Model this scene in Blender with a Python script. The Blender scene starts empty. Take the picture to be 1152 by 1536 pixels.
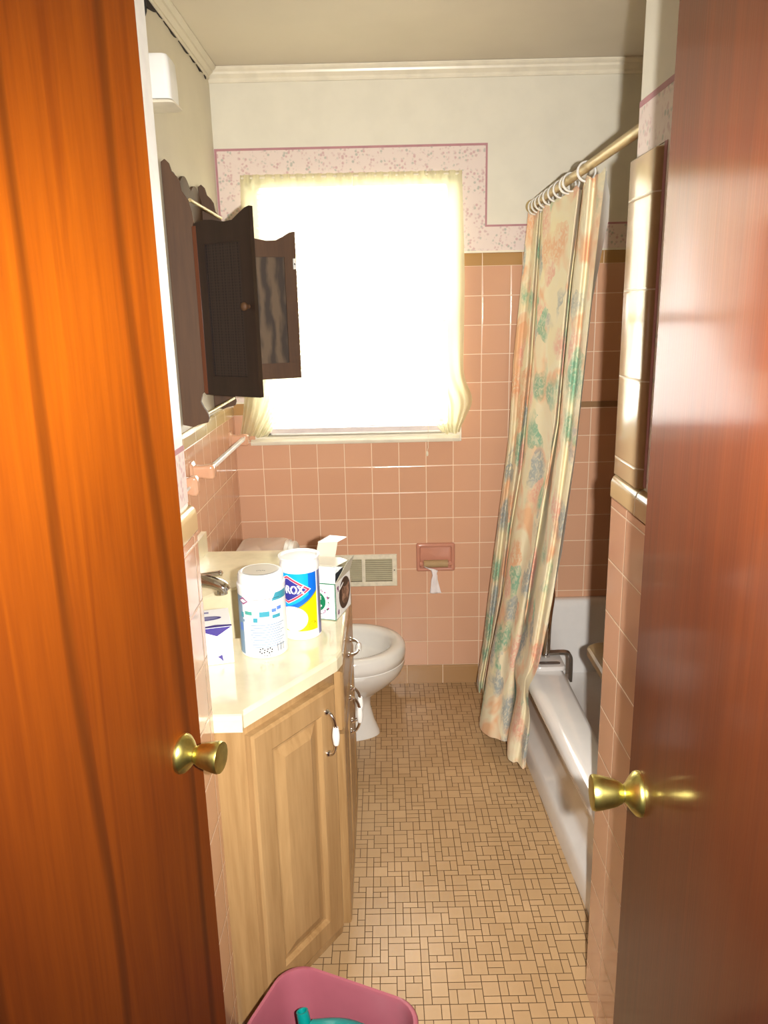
import bpy, bmesh, math, random
from math import sin, cos, pi, radians
from mathutils import Vector, Matrix
random.seed(7)
C = bpy.context.scene.collection
H = 1.542
D = 3.042

# ------------------------------------------------------------------ camera
cam = bpy.data.cameras.new('camera'); camo = bpy.data.objects.new('camera', cam); C.objects.link(camo)
R2 = Vector((0.99976711, -0.00144477, -0.02153223)); U2 = Vector((0.02121263, 0.24926835, 0.96820211))
FW = Vector((-0.00396847, 0.96843338, -0.24924094))
FPX = 1161.262
m = Matrix.Identity(4)
for i in range(3):
    m[i][0] = R2[i]; m[i][1] = U2[i]; m[i][2] = -FW[i]
m[2][3] = H
camo.matrix_world = m
cam.sensor_fit = 'VERTICAL'; cam.sensor_height = 36; cam.lens = FPX / 1536 * 36
cam.clip_start = 0.02
bpy.context.scene.camera = camo

def ray(u, v):
    return FW + R2 * ((u - 576) / FPX) - U2 * ((v - 768) / FPX)

# ------------------------------------------------------------------ node helpers
def newmat(name):
    mt = bpy.data.materials.new(name); mt.use_nodes = True
    nt = mt.node_tree
    return mt, nt, nt.nodes['Principled BSDF']
def N(nt, typ, **kw):
    n = nt.nodes.new(typ)
    for k, v in kw.items():
        if k.startswith('i_'): n.inputs[k[2:].replace('_', ' ')].default_value = v
        else: setattr(n, k, v)
    return n
def L(nt, a, b): nt.links.new(a, b)
def M(nt, op, a, b=None, c=None):
    n = nt.nodes.new('ShaderNodeMath'); n.operation = op
    for i, x in enumerate((a, b, c)):
        if x is None: continue
        if isinstance(x, (int, float)): n.inputs[i].default_value = x
        else: nt.links.new(x, n.inputs[i])
    return n.outputs[0]
def rgb(r, g, b):
    f = lambda x: ((x / 255 + .055) / 1.055) ** 2.4 if x > 10 else x / 255 / 12.92
    return (f(r), f(g), f(b), 1)
def mixc(nt, fac, a, b, blend='MIX'):
    n = nt.nodes.new('ShaderNodeMix'); n.data_type = 'RGBA'; n.blend_type = blend
    for i, x in ((0, fac), (6, a), (7, b)):
        if isinstance(x, (int, float)): n.inputs[i].default_value = x
        elif isinstance(x, tuple): n.inputs[i].default_value = x
        else: nt.links.new(x, n.inputs[i])
    return n.outputs[2]
def ramp(nt, fac, stops, interp='LINEAR'):
    n = nt.nodes.new('ShaderNodeValToRGB'); n.color_ramp.interpolation = interp
    cr = n.color_ramp
    while len(cr.elements) < len(stops): cr.elements.new(0.5)
    for e, (p, c) in zip(cr.elements, stops):
        e.position = p; e.color = c if isinstance(c, tuple) else (c, c, c, 1)
    L(nt, fac, n.inputs[0]); return n.outputs[0]
def pos(nt, sx=1, sy=1, sz=1, kind='Position'):
    if kind == 'Position': o = nt.nodes.new('ShaderNodeNewGeometry').outputs['Position']
    else: o = nt.nodes.new('ShaderNodeTexCoord').outputs[kind]
    mp = nt.nodes.new('ShaderNodeMapping'); mp.inputs['Scale'].default_value = (sx, sy, sz)
    L(nt, o, mp.inputs[0]); return mp.outputs[0]
def noise(nt, vec, scale, detail=3, dist=0, rough=.5):
    n = nt.nodes.new('ShaderNodeTexNoise'); n.inputs['Scale'].default_value = scale
    n.inputs['Detail'].default_value = detail; n.inputs['Distortion'].default_value = dist
    n.inputs['Roughness'].default_value = rough
    L(nt, vec, n.inputs['Vector']); return n.outputs['Fac']
def bump(nt, b, h, strength=.3, dist=.002):
    n = nt.nodes.new('ShaderNodeBump'); n.inputs['Strength'].default_value = strength
    n.inputs['Distance'].default_value = dist
    L(nt, h, n.inputs['Height']); L(nt, n.outputs[0], b.inputs['Normal'])

def plain(name, col, rough=.5, metal=0, var=.04, coat=0, scale=30, bmp=0):
    mt, nt, b = newmat(name)
    b.inputs['Roughness'].default_value = rough; b.inputs['Metallic'].default_value = metal
    b.inputs['Coat Weight'].default_value = coat; b.inputs['Coat Roughness'].default_value = .08
    f = noise(nt, pos(nt), scale, 4)
    d = tuple(max(0, c * (1 - var * 2.5)) for c in col[:3]) + (1,)
    L(nt, ramp(nt, f, [(.3, d), (.6, col)]), b.inputs['Base Color'])
    if bmp: bump(nt, b, f, bmp, .002)
    return mt

def tile_mat(name, axis, u0, z0, T=.108, col=(.66, .37, .235, 1), grout=(.84, .66, .48, 1), rough=.13, hu=True):
    mt, nt, b = newmat(name)
    g = nt.nodes.new('ShaderNodeNewGeometry'); s = nt.nodes.new('ShaderNodeSeparateXYZ'); L(nt, g.outputs['Position'], s.inputs[0])
    u = M(nt, 'DIVIDE', M(nt, 'SUBTRACT', s.outputs[axis], u0), T)
    v = M(nt, 'DIVIDE', M(nt, 'SUBTRACT', s.outputs[2], z0), T)
    def dist(x):
        f = M(nt, 'FRACT', x)
        return M(nt, 'MULTIPLY', M(nt, 'SUBTRACT', .5, M(nt, 'ABSOLUTE', M(nt, 'SUBTRACT', f, .5))), T)
    d = M(nt, 'MINIMUM', dist(u), dist(v)) if hu else dist(u)
    mr = N(nt, 'ShaderNodeMapRange'); mr.inputs['From Min'].default_value = .0009; mr.inputs['From Max'].default_value = .0016
    L(nt, d, mr.inputs[0]); mask = mr.outputs[0]
    mr2 = N(nt, 'ShaderNodeMapRange'); mr2.inputs['From Min'].default_value = .0005; mr2.inputs['From Max'].default_value = .004
    mr2.interpolation_type = 'SMOOTHSTEP'
    L(nt, d, mr2.inputs[0])
    cell = nt.nodes.new('ShaderNodeCombineXYZ'); L(nt, M(nt, 'FLOOR', u), cell.inputs[0]); L(nt, M(nt, 'FLOOR', v), cell.inputs[1])
    wn = nt.nodes.new('ShaderNodeTexWhiteNoise'); wn.noise_dimensions = '3D'; L(nt, cell.outputs[0], wn.inputs['Vector'])
    lo = tuple(c * .93 for c in col[:3]) + (1,)
    tc = mixc(nt, wn.outputs['Value'], lo, col)
    L(nt, mixc(nt, mask, grout, tc), b.inputs['Base Color'])
    rr = N(nt, 'ShaderNodeMapRange'); rr.inputs['To Min'].default_value = .5; rr.inputs['To Max'].default_value = rough
    L(nt, mask, rr.inputs[0]); L(nt, rr.outputs[0], b.inputs['Roughness'])
    wav = noise(nt, pos(nt), 9, 2)
    hgt = M(nt, 'ADD', mr2.outputs[0], M(nt, 'MULTIPLY', wav, .5))
    bump(nt, b, hgt, .35, .0015)
    return mt

def wood_mat(name, dark, light, rough=.3, coat=.5, sx=1, sy=1, sz=.05, scale=35, streak=.35, bmp=.08, figure=None, distort=.6, fibre=None):
    mt, nt, b = newmat(name)
    v = pos(nt, sx, sy, sz)
    f1 = noise(nt, v, scale, 6, distort, .6)
    f2 = noise(nt, v, scale * 5, 3, .2, .6)
    f3 = noise(nt, pos(nt, sx, sy, sz * 2), scale * .18, 3, 1.2)
    f = M(nt, 'ADD', M(nt, 'MULTIPLY', f1, .45), M(nt, 'ADD', M(nt, 'MULTIPLY', f2, .2), M(nt, 'MULTIPLY', f3, .35)))
    c = ramp(nt, f, [(.5 - streak / 2, dark), (.5 + streak / 2, light)])
    if figure:      # long dark cathedral lines
        w = N(nt, 'ShaderNodeTexWave'); w.bands_direction = 'DIAGONAL' if figure == 'd' else 'X'
        w.inputs['Scale'].default_value = 1.4; w.inputs['Distortion'].default_value = 3.2
        w.inputs['Detail'].default_value = 2; w.inputs['Detail Scale'].default_value = .7
        L(nt, pos(nt, 5, 5, .55), w.inputs[0])
        lines = ramp(nt, w.outputs['Fac'], [(0, .45), (.035, 1.0)])
        c = mixc(nt, .8, c, lines, 'MULTIPLY')
    L(nt, c, b.inputs['Base Color'])
    b.inputs['Roughness'].default_value = rough
    b.inputs['Coat Weight'].default_value = coat; b.inputs['Coat Roughness'].default_value = .12
    bump(nt, b, f2, bmp, .002)
    if fibre:       # wood fibres run vertically and scatter light sideways
        g = nt.nodes.new('ShaderNodeNewGeometry'); cx = nt.nodes.new('ShaderNodeVectorMath'); cx.operation = 'CROSS_PRODUCT'
        L(nt, g.outputs['Normal'], cx.inputs[0]); cx.inputs[1].default_value = (0, 0, 1)
        gl = nt.nodes.new('ShaderNodeBsdfHair'); gl.component = 'Reflection'; gl.inputs['RoughnessU'].default_value = fibre[1]; gl.inputs['RoughnessV'].default_value = 1.0
        gl.inputs['Tangent'].default_value = (0, 0, 1); gl.inputs['Offset'].default_value = 0
        tg = nt.nodes.new('ShaderNodeCombineXYZ'); tg.inputs[2].default_value = 1.0; L(nt, tg.outputs[0], gl.inputs['Tangent'])
        cc = mixc(nt, 1.0, c, fibre[2], 'MULTIPLY'); L(nt, cc, gl.inputs['Color'])
        mx = nt.nodes.new('ShaderNodeMixShader'); mx.inputs[0].default_value = fibre[0]
        L(nt, b.outputs[0], mx.inputs[1]); L(nt, gl.outputs[0], mx.inputs[2]); L(nt, mx.outputs[0], nt.nodes['Material Output'].inputs[0])
    return mt

# ------------------------------------------------------------------ materials
Z0 = 1.7042 - 20 * .108
m_tile_back = tile_mat('pink_tile_back', 0, .3755, Z0)
m_tile_side = tile_mat('pink_tile_side', 1, D - .02, Z0)
m_tile_jamb = tile_mat('pink_tile_entrance', 1, 1.485, Z0)
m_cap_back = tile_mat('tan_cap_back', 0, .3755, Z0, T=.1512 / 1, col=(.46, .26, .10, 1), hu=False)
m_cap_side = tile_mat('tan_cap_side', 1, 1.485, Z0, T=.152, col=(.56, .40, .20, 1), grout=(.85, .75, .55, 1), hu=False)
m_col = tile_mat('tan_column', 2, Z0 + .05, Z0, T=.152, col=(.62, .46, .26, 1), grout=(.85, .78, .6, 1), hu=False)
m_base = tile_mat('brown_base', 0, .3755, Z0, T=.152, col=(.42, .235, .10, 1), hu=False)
m_wall = plain('cream_wallpaper', (.74, .70, .585, 1), .55, var=.02, scale=12, bmp=.05)
m_wall_left = plain('cream_paint', (.66, .60, .47, 1), .5, var=.03, scale=5, bmp=.05)
m_ceil = plain('ceiling_paint', (.68, .61, .49, 1), .6, var=.02, scale=4)
m_trim = plain('cream_trim', (.80, .74, .60, 1), .3, var=.04, scale=20)
m_white = plain('white_paint_and_glare', (.85, .83, .78, 1), .3)
m_mauve = plain('mauve_line', (.46, .22, .24, 1), .6)
m_dark = plain('dark_gap', (.02, .012, .008, 1), .9)
m_hall = plain('hall_wall', (.62, .54, .38, 1), .7)
m_grout = plain('floor_grout', (.13, .07, .03, 1), .7)
m_porc = plain('white_porcelain', (.74, .72, .68, 1), .08, coat=.6, var=.01)
m_tubm = plain('white_enamel', (.80, .78, .76, 1), .1, coat=.6, var=.01)
m_chrome = plain('chrome', (.80, .78, .76, 1), .08, 1, var=.02)
m_brass = plain('brass', (.62, .54, .16, 1), .33, 1, var=.12, scale=60)
m_rod = plain('gold_rod', (.55, .42, .20, 1), .35, .3, var=.05)
m_counter = plain('cultured_marble', (.80, .72, .50, 1), .15, coat=.4, var=.06, scale=14)
m_plastic = plain('white_plastic', (.88, .88, .86, 1), .3, var=.01)
m_ceramic = plain('peach_ceramic', (.68, .38, .24, 1), .12, coat=.5, var=.02)
m_ceramic_p = plain('rose_ceramic', (.56, .25, .17, 1), .12, coat=.5, var=.02)
m_vent = plain('almond_metal', (.80, .74, .58, 1), .4, var=.08, scale=40)
m_card = plain('cardboard', (.42, .28, .14, 1), .8)
m_paper = plain('tissue_paper', (.80, .74, .74, 1), .9)
m_pink = plain('pink_plastic', (.34, .095, .125, 1), .35, var=.02)
m_teal = plain('teal_plastic', (.0, .24, .22, 1), .3, var=.05)
m_black = plain('black_cord', (.02, .02, .02, 1), .5)
m_bench = plain('shaded_tan_plastic', (.24, .155, .07, 1), .4, var=.05)  # bench colour darkened to stand in for the shadow over it
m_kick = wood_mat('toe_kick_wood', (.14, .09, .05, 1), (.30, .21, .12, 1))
m_maple = wood_mat('maple', (.235, .125, .045, 1), (.44, .27, .118, 1), .35, .25, 1, 1, .06, 26, .30, .05)
m_door_l = wood_mat('orange_mahogany', (.060, .008, .0005, 1), (.135, .024, .0008, 1), .5, .0, 1, 1, .045, 28, .4, .10, figure='x', distort=.9, fibre=(.5, .27, (4.2, 5.6, .7, 1)))
m_door_r = wood_mat('red_mahogany', (.038, .006, .0006, 1), (.075, .014, .0015, 1), .5, .62, 1, 1, .03, 45, .35, .14, fibre=(.4, .27, (2.3, 2.3, .9, 1)))
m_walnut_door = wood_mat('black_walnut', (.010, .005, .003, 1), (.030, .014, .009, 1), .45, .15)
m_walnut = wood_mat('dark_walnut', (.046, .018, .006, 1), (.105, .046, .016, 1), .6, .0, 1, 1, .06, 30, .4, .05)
m_walnut_lit = wood_mat('lit_walnut', (.10, .025, .010, 1), (.17, .05, .018, 1), .35, .4, 1, 1, .06, 30, .4, .05)  # walnut with a lit, reddish look put into its colour

def floor_tile_mat():
    mt, nt, b = newmat('beige_mosaic')
    g = nt.nodes.new('ShaderNodeNewGeometry')
    c = ramp(nt, g.outputs['Random Per Island'], [(0, (.47, .30, .15, 1)), (1, (.55, .36, .19, 1))])
    f = noise(nt, pos(nt), 5, 4)
    c = mixc(nt, ramp(nt, f, [(.35, .55), (.65, 0.0)]), c, (.42, .26, .12, 1))
    L(nt, c, b.inputs['Base Color']); b.inputs['Roughness'].default_value = .38
    b.inputs['Coat Weight'].default_value = .15; b.inputs['Coat Roughness'].default_value = .25
    return mt
m_floor = floor_tile_mat()

def border_mat():
    mt, nt, b = newmat('floral_border')
    p = pos(nt)
    s = noise(nt, p, 26, 2)
    v = N(nt, 'ShaderNodeTexVoronoi'); v.inputs['Scale'].default_value = 88; L(nt, p, v.inputs['Vector'])
    spot = ramp(nt, v.outputs['Distance'], [(.30, 1.0), (.55, 0.0)])
    clus = ramp(nt, s, [(.46, 0.0), (.54, 1.0)])
    msk = M(nt, 'MULTIPLY', spot, clus)
    colr = ramp(nt, N(nt, 'ShaderNodeSeparateColor').outputs[0], [(0, (.5, .5, .5, 1)), (1, (.5, .5, .5, 1))])
    sc = nt.nodes.new('ShaderNodeSeparateColor'); L(nt, v.outputs['Color'], sc.inputs[0])
    cc = ramp(nt, sc.outputs[0], [(0, (.50, .24, .26, 1)), (.4, (.28, .33, .27, 1)), (.75, (.52, .33, .33, 1))], 'CONSTANT')
    L(nt, mixc(nt, M(nt, 'MULTIPLY', msk, .6), (.74, .62, .56, 1), cc), b.inputs['Base Color'])
    b.inputs['Roughness'].default_value = .5
    return mt
m_border = border_mat()

def curtain_mat():
    mt, nt, b = newmat('floral_curtain_cloth')
    tc = nt.nodes.new('ShaderNodeTexCoord')
    mp = nt.nodes.new('ShaderNodeMapping'); L(nt, tc.outputs['UV'], mp.inputs[0]); uv = mp.outputs[0]
    ns = nt.nodes.new('ShaderNodeTexNoise'); ns.inputs['Scale'].default_value = 9; ns.inputs['Detail'].default_value = 3
    L(nt, uv, ns.inputs['Vector'])
    add = nt.nodes.new('ShaderNodeMixRGB'); add.blend_type = 'LINEAR_LIGHT'; add.inputs[0].default_value = .07
    L(nt, uv, add.inputs[1]); L(nt, ns.outputs['Color'], add.inputs[2])
    v = N(nt, 'ShaderNodeTexVoronoi'); v.inputs['Scale'].default_value = 8.5; L(nt, add.outputs[0], v.inputs['Vector'])
    sc = nt.nodes.new('ShaderNodeSeparateColor'); L(nt, v.outputs['Color'], sc.inputs[0])
    blob = ramp(nt, v.outputs['Distance'], [(.40, 1.0), (.68, 0.0)])
    hue = ramp(nt, sc.outputs[0], [(0, (.84, .75, .52, 1)), (.18, (.80, .42, .22, 1)), (.36, (.17, .44, .29, 1)),
                                   (.56, (.84, .76, .54, 1)), (.68, (.30, .36, .38, 1)), (.84, (.78, .40, .30, 1))], 'CONSTANT')
    f2 = noise(nt, uv, 48, 4, 1.5)
    hue = mixc(nt, ramp(nt, f2, [(.44, 0.0), (.62, .65)]), hue, (.84, .76, .56, 1))
    wash = ramp(nt, noise(nt, uv, 6, 2, 1), [(.38, (.86, .76, .50, 1)), (.50, (.86, .78, .56, 1)), (.62, (.82, .50, .28, 1))])
    c = mixc(nt, M(nt, 'MULTIPLY', blob, .85), wash, hue)
    L(nt, c, b.inputs['Base Color']); b.inputs['Roughness'].default_value = .8
    b.inputs['Sheen Weight'].default_value = .1
    f3 = noise(nt, uv, 300, 2)
    bump(nt, b, f3, .1, .001)
    tl = nt.nodes.new('ShaderNodeBsdfTranslucent'); L(nt, c, tl.inputs[0])
    mx = nt.nodes.new('ShaderNodeMixShader'); mx.inputs[0].default_value = .12
    out = nt.nodes['Material Output']
    L(nt, b.outputs[0], mx.inputs[1]); L(nt, tl.outputs[0], mx.inputs[2]); L(nt, mx.outputs[0], out.inputs[0])
    return mt
m_cloth = curtain_mat()

def sheer_mat(name, col, tr, trans=.55):
    mt, nt, b = newmat(name)
    b.inputs['Base Color'].default_value = col; b.inputs['Roughness'].default_value = .8
    f = noise(nt, pos(nt, 1, 1, .1), 60, 3)
    L(nt, ramp(nt, f, [(.3, tuple(c * .92 for c in col[:3]) + (1,)), (.7, col)]), b.inputs['Base Color'])
    tl = nt.nodes.new('ShaderNodeBsdfTranslucent'); tl.inputs[0].default_value = col
    mx = nt.nodes.new('ShaderNodeMixShader'); mx.inputs[0].default_value = trans
    tp = nt.nodes.new('ShaderNodeBsdfTransparent'); mx2 = nt.nodes.new('ShaderNodeMixShader'); mx2.inputs[0].default_value = tr
    out = nt.nodes['Material Output']
    L(nt, b.outputs[0], mx.inputs[1]); L(nt, tl.outputs[0], mx.inputs[2])
    L(nt, mx.outputs[0], mx2.inputs[1]); L(nt, tp.outputs[0], mx2.inputs[2]); L(nt, mx2.outputs[0], out.inputs[0])
    return mt
m_sheer = sheer_mat('cream_sheer', (.86, .80, .54, 1), .22)
m_slat = sheer_mat('white_slat', (.88, .86, .82, 1), .0, .5)
m_liner = sheer_mat('white_liner', (.88, .88, .86, 1), .0, .2)

def glass_mat():
    mt, nt, b = newmat('window_glass')
    nt.nodes.remove(b)
    tp = nt.nodes.new('ShaderNodeBsdfTransparent'); tp.inputs[0].default_value = (.95, .97, .96, 1)
    gl = nt.nodes.new('ShaderNodeBsdfGlossy'); gl.inputs['Roughness'].default_value = .02
    fr = nt.nodes.new('ShaderNodeFresnel'); fr.inputs[0].default_value = 1.45
    mx = nt.nodes.new('ShaderNodeMixShader'); L(nt, fr.outputs[0], mx.inputs[0])
    L(nt, tp.outputs[0], mx.inputs[1]); L(nt, gl.outputs[0], mx.inputs[2]); L(nt, mx.outputs[0], nt.nodes['Material Output'].inputs[0])
    return mt
m_glass = glass_mat()

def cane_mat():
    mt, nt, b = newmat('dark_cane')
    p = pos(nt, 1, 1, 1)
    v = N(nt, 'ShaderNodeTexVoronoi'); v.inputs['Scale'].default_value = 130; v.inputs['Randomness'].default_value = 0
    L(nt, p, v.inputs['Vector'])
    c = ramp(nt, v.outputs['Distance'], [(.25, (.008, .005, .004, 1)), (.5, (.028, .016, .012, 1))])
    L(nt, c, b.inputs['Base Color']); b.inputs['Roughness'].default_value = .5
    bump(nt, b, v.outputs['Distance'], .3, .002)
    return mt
m_cane = cane_mat()
def flamed_mat():
    mt, nt, b = newmat('figured_plywood')
    w = N(nt, 'ShaderNodeTexWave'); w.wave_type = 'RINGS'; w.inputs['Scale'].default_value = 16; w.inputs['Distortion'].default_value = 5
    w.inputs['Detail'].default_value = 3; w.inputs['Detail Scale'].default_value = 1.2
    mp = N(nt, 'ShaderNodeMapping'); mp.inputs['Scale'].default_value = (1, 1, .35); mp.inputs['Location'].default_value = (.45, 0, -.5)
    g = nt.nodes.new('ShaderNodeNewGeometry'); L(nt, g.outputs['Position'], mp.inputs[0]); L(nt, mp.outputs[0], w.inputs[0])
    L(nt, ramp(nt, w.outputs['Fac'], [(.1, (.035, .020, .012, 1)), (.9, (.125, .080, .045, 1))]), b.inputs['Base Color'])
    b.inputs['Roughness'].default_value = .6
    return mt
m_flame = flamed_mat()
def cookie_mat():
    mt, nt, b = newmat('chocolate_print')
    f = noise(nt, pos(nt), 70, 3, 1)
    L(nt, ramp(nt, f, [(.4, (.11, .05, .03, 1)), (.62, (.40, .22, .15, 1))]), b.inputs['Base Color']); b.inputs['Roughness'].default_value = .4
    return mt
m_cookie = cookie_mat()
col = lambda n, c, r=.4: plain(n, c, r, var=.0)
m_pwhite = col('pack_white', (.86, .86, .85, 1)); m_blue = col('pack_blue', (.0, .13, .62, 1)); m_sky = col('pack_cyan', (.0, .36, .85, 1))
m_yellow = col('pack_yellow', (.85, .75, .0, 1)); m_red = col('pack_red', (.62, .04, .10, 1)); m_navy = col('pack_navy', (.03, .03, .25, 1))
m_green = col('pack_green', (.0, .16, .07, 1)); m_gray = col('pack_grey', (.13, .14, .18, 1)); m_lcyan = col('pack_pale_cyan', (.05, .30, .40, 1))
m_dgray = col('pack_charcoal', (.02, .022, .03, 1)); m_lid = col('translucent_lid', (.66, .60, .50, 1)); m_purple = col('pack_purple', (.035, .02, .20, 1))
m_lav = col('pack_lavender', (.20, .20, .38, 1)); m_plum = col('pack_plum', (.30, .07, .22, 1)); m_olive = col('pack_olive', (.30, .24, .0, 1))
m_inner = col('box_inner_grey', (.55, .52, .42, 1), .7); m_pale = col('pack_pale_blue', (.20, .31, .44, 1))

# ------------------------------------------------------------------ mesh helpers
def wl(o):
    v = Vector((0, 0, 0))
    while o: v += o.location; o = o.parent
    return v
def obj(name, bm, mats, parent=None, smooth=False, angle=40, bev=0, origin=None):
    if not isinstance(mats, (list, tuple)): mats = [mats]
    bmesh.ops.recalc_face_normals(bm, faces=bm.faces)
    me = bpy.data.meshes.new(name)
    if parent is not None: off = wl(parent)
    else:
        if origin is None:
            xs = [v.co.x for v in bm.verts]; ys = [v.co.y for v in bm.verts]; zs = [v.co.z for v in bm.verts]
            off = Vector(((min(xs) + max(xs)) / 2, (min(ys) + max(ys)) / 2, min(zs)))
        else: off = Vector(origin)
    bmesh.ops.translate(bm, vec=-off, verts=bm.verts)
    bm.to_mesh(me); bm.free()
    for mm in mats: me.materials.append(mm)
    if smooth:
        for p in me.polygons: p.use_smooth = True
        try: me.set_sharp_from_angle(angle=radians(angle))
        except Exception: pass
    o = bpy.data.objects.new(name, me); C.objects.link(o)
    if parent is not None: o.parent = parent
    else: o.location = off
    if bev:
        md = o.modifiers.new('bevel', 'BEVEL'); md.width = bev; md.segments = 3; md.limit_method = 'ANGLE'; md.angle_limit = radians(40)
        md.harden_normals = False
        for p in me.polygons: p.use_smooth = True
        try: me.set_sharp_from_angle(angle=radians(50))
        except Exception: pass
    return o
def struct(name, bm, mats, parent=None, **k):
    o = obj(name, bm, mats, parent, **k); o['kind'] = 'structure'; return o
def thing(name, label, cat, loc, group=None):
    o = bpy.data.objects.new(name, None); C.objects.link(o); o.location = loc; o.empty_display_size = .05
    o['label'] = label; o['category'] = cat
    if group: o['group'] = group
    return o
def tag(o, label, cat, group=None):
    o['label'] = label; o['category'] = cat
    if group: o['group'] = group
    return o
def B(): return bmesh.new()
def add(bm, vs, fs, mi=0, Mx=None):
    bv = [bm.verts.new(Mx @ Vector(v) if Mx else Vector(v)) for v in vs]
    out = []
    for f in fs:
        try:
            fc = bm.faces.new([bv[i] for i in f]); fc.material_index = mi; out.append(fc)
        except ValueError: pass
    return bv
def box(bm, x0, x1, y0, y1, z0, z1, mi=0, Mx=None):
    v = [(x0, y0, z0), (x1, y0, z0), (x1, y1, z0), (x0, y1, z0), (x0, y0, z1), (x1, y0, z1), (x1, y1, z1), (x0, y1, z1)]
    return add(bm, v, [(0, 3, 2, 1), (4, 5, 6, 7), (0, 1, 5, 4), (1, 2, 6, 5), (2, 3, 7, 6), (3, 0, 4, 7)], mi, Mx)
def prism(bm, pts, lo, hi, plane='XY', mi=0, Mx=None):
    n = len(pts)
    def P(a, b, c): return {'XY': (a, b, c), 'XZ': (a, c, b), 'YZ': (c, a, b)}[plane]
    vs = [P(a, b, lo) for a, b in pts] + [P(a, b, hi) for a, b in pts]
    fs = [tuple(range(n))[::-1], tuple(range(n, 2 * n))] + [(i, (i + 1) % n, n + (i + 1) % n, n + i) for i in range(n)]
    return add(bm, vs, fs, mi, Mx)
def loft(bm, rings, cap0=True, cap1=True, mi=0, Mx=None, closed=True):
    n = len(rings[0]); vs = [p for r in rings for p in r]; fs = []
    for k in range(len(rings) - 1):
        for i in range(n if closed else n - 1):
            j = (i + 1) % n
            fs.append((k * n + i, k * n + j, (k + 1) * n + j, (k + 1) * n + i))
    if cap0: fs.append(tuple(range(n))[::-1])
    if cap1: fs.append(tuple(range((len(rings) - 1) * n, len(rings) * n)))
    return add(bm, vs, fs, mi, Mx)
def frame_of(d):
    d = Vector(d).normalized(); a = Vector((0, 0, 1)) if abs(d.z) < .9 else Vector((1, 0, 0))
    x = d.cross(a).normalized(); y = d.cross(x).normalized(); return x, y
def tube(bm, pts, r, n=12, mi=0, caps=True, sy=1.0):
    pts = [Vector(p) for p in pts]; rs = r if isinstance(r, (list, tuple)) else [r] * len(pts); rings = []
    x0 = None
    for i, p in enumerate(pts):
        d = (pts[min(i + 1, len(pts) - 1)] - pts[max(i - 1, 0)]).normalized()
        if x0 is None: x, y = frame_of(d)
        else:
            x = (x0 - d * x0.dot(d)).normalized(); y = d.cross(x)
        x0 = x
        rings.append([p + x * (cos(2 * pi * k / n) * rs[i]) + y * (sin(2 * pi * k / n) * rs[i] * sy) for k in range(n)])
    loft(bm, rings, caps, caps, mi)
def lathe(bm, prof, o, d, n=32, mi=0):
    """prof: (radius, height) along axis d from point o"""
    x, y = frame_of(d); d = Vector(d).normalized(); o = Vector(o)
    rings = [[o + d * h + x * (max(r, 1e-4) * cos(2 * pi * k / n)) + y * (max(r, 1e-4) * sin(2 * pi * k / n)) for k in range(n)] for r, h in prof]
    loft(bm, rings, True, True, mi)
def smoothpath(pts, n=6):
    out = []; P = [Vector(p) for p in pts]
    for i in range(len(P) - 1):
        a, b = P[i], P[i + 1]; pa = P[i - 1] if i else a; pb = P[i + 2] if i + 2 < len(P) else b
        for k in range(n):
            t = k / n
            out.append(.5 * ((2 * a) + (b - pa) * t + (2 * pa - 5 * a + 4 * b - pb) * t * t + (3 * a - pa - 3 * b + pb) * t ** 3))
    out.append(P[-1]); return out
def rrect(cx, cy, hx, hy, r, n=8, rot=0):
    out = []
    for q, (sx, sy) in enumerate(((1, 1), (-1, 1), (-1, -1), (1, -1))):
        for k in range(n + 1):
            a = (q + k / n) * pi / 2
            out.append((sx * (hx - r) + r * cos(a), sy * (hy - r) + r * sin(a)))
    return [(cx + x * cos(rot) - y * sin(rot), cy + x * sin(rot) + y * cos(rot)) for x, y in out]
def ell(cx, cy, ax, ay, n=48): return [(cx + ax * cos(2 * pi * k / n), cy + ay * sin(2 * pi * k / n)) for k in range(n)]
def r3(ring, z): return [(x, y, z) for x, y in ring]
def text_mesh(s, size, ext=0.0, bold=0.0):
    cu = bpy.data.curves.new('t', 'FONT'); cu.body = s; cu.size = size; cu.align_x = 'CENTER'; cu.align_y = 'CENTER'
    cu.extrude = ext; cu.offset = bold
    o = bpy.data.objects.new('t', cu); C.objects.link(o)
    dg = bpy.context.evaluated_depsgraph_get(); me = bpy.data.meshes.new_from_object(o.evaluated_get(dg))
    vs = [tuple(v.co) for v in me.vertices]; fs = [tuple(p.vertices) for p in me.polygons]
    bpy.data.objects.remove(o); bpy.data.curves.remove(cu); bpy.data.meshes.remove(me)
    return vs, fs

# ------------------------------------------------------------------ room shell
XL, XR, ZC = -.60, 1.21, 2.39
# floor: grout sheet plus mosaic of 1x1, 1x2 and 2x2 pieces
bm = B()
box(bm, -.75, 1.35, -1.4, D + .1, -.1, 0, 0)
U = .02; gx0, gy0, nx, ny = -.6, .90, 58, 107
occ = [[False] * ny for _ in range(nx)]
order = [(i, j) for j in range(ny) for i in range(nx)]
def fits(i, j, a, b): return i + a <= nx and j + b <= ny and all(not occ[i + p][j + q] for p in range(a) for q in range(b))
pl = []
rnd = random.Random(3)
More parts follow.
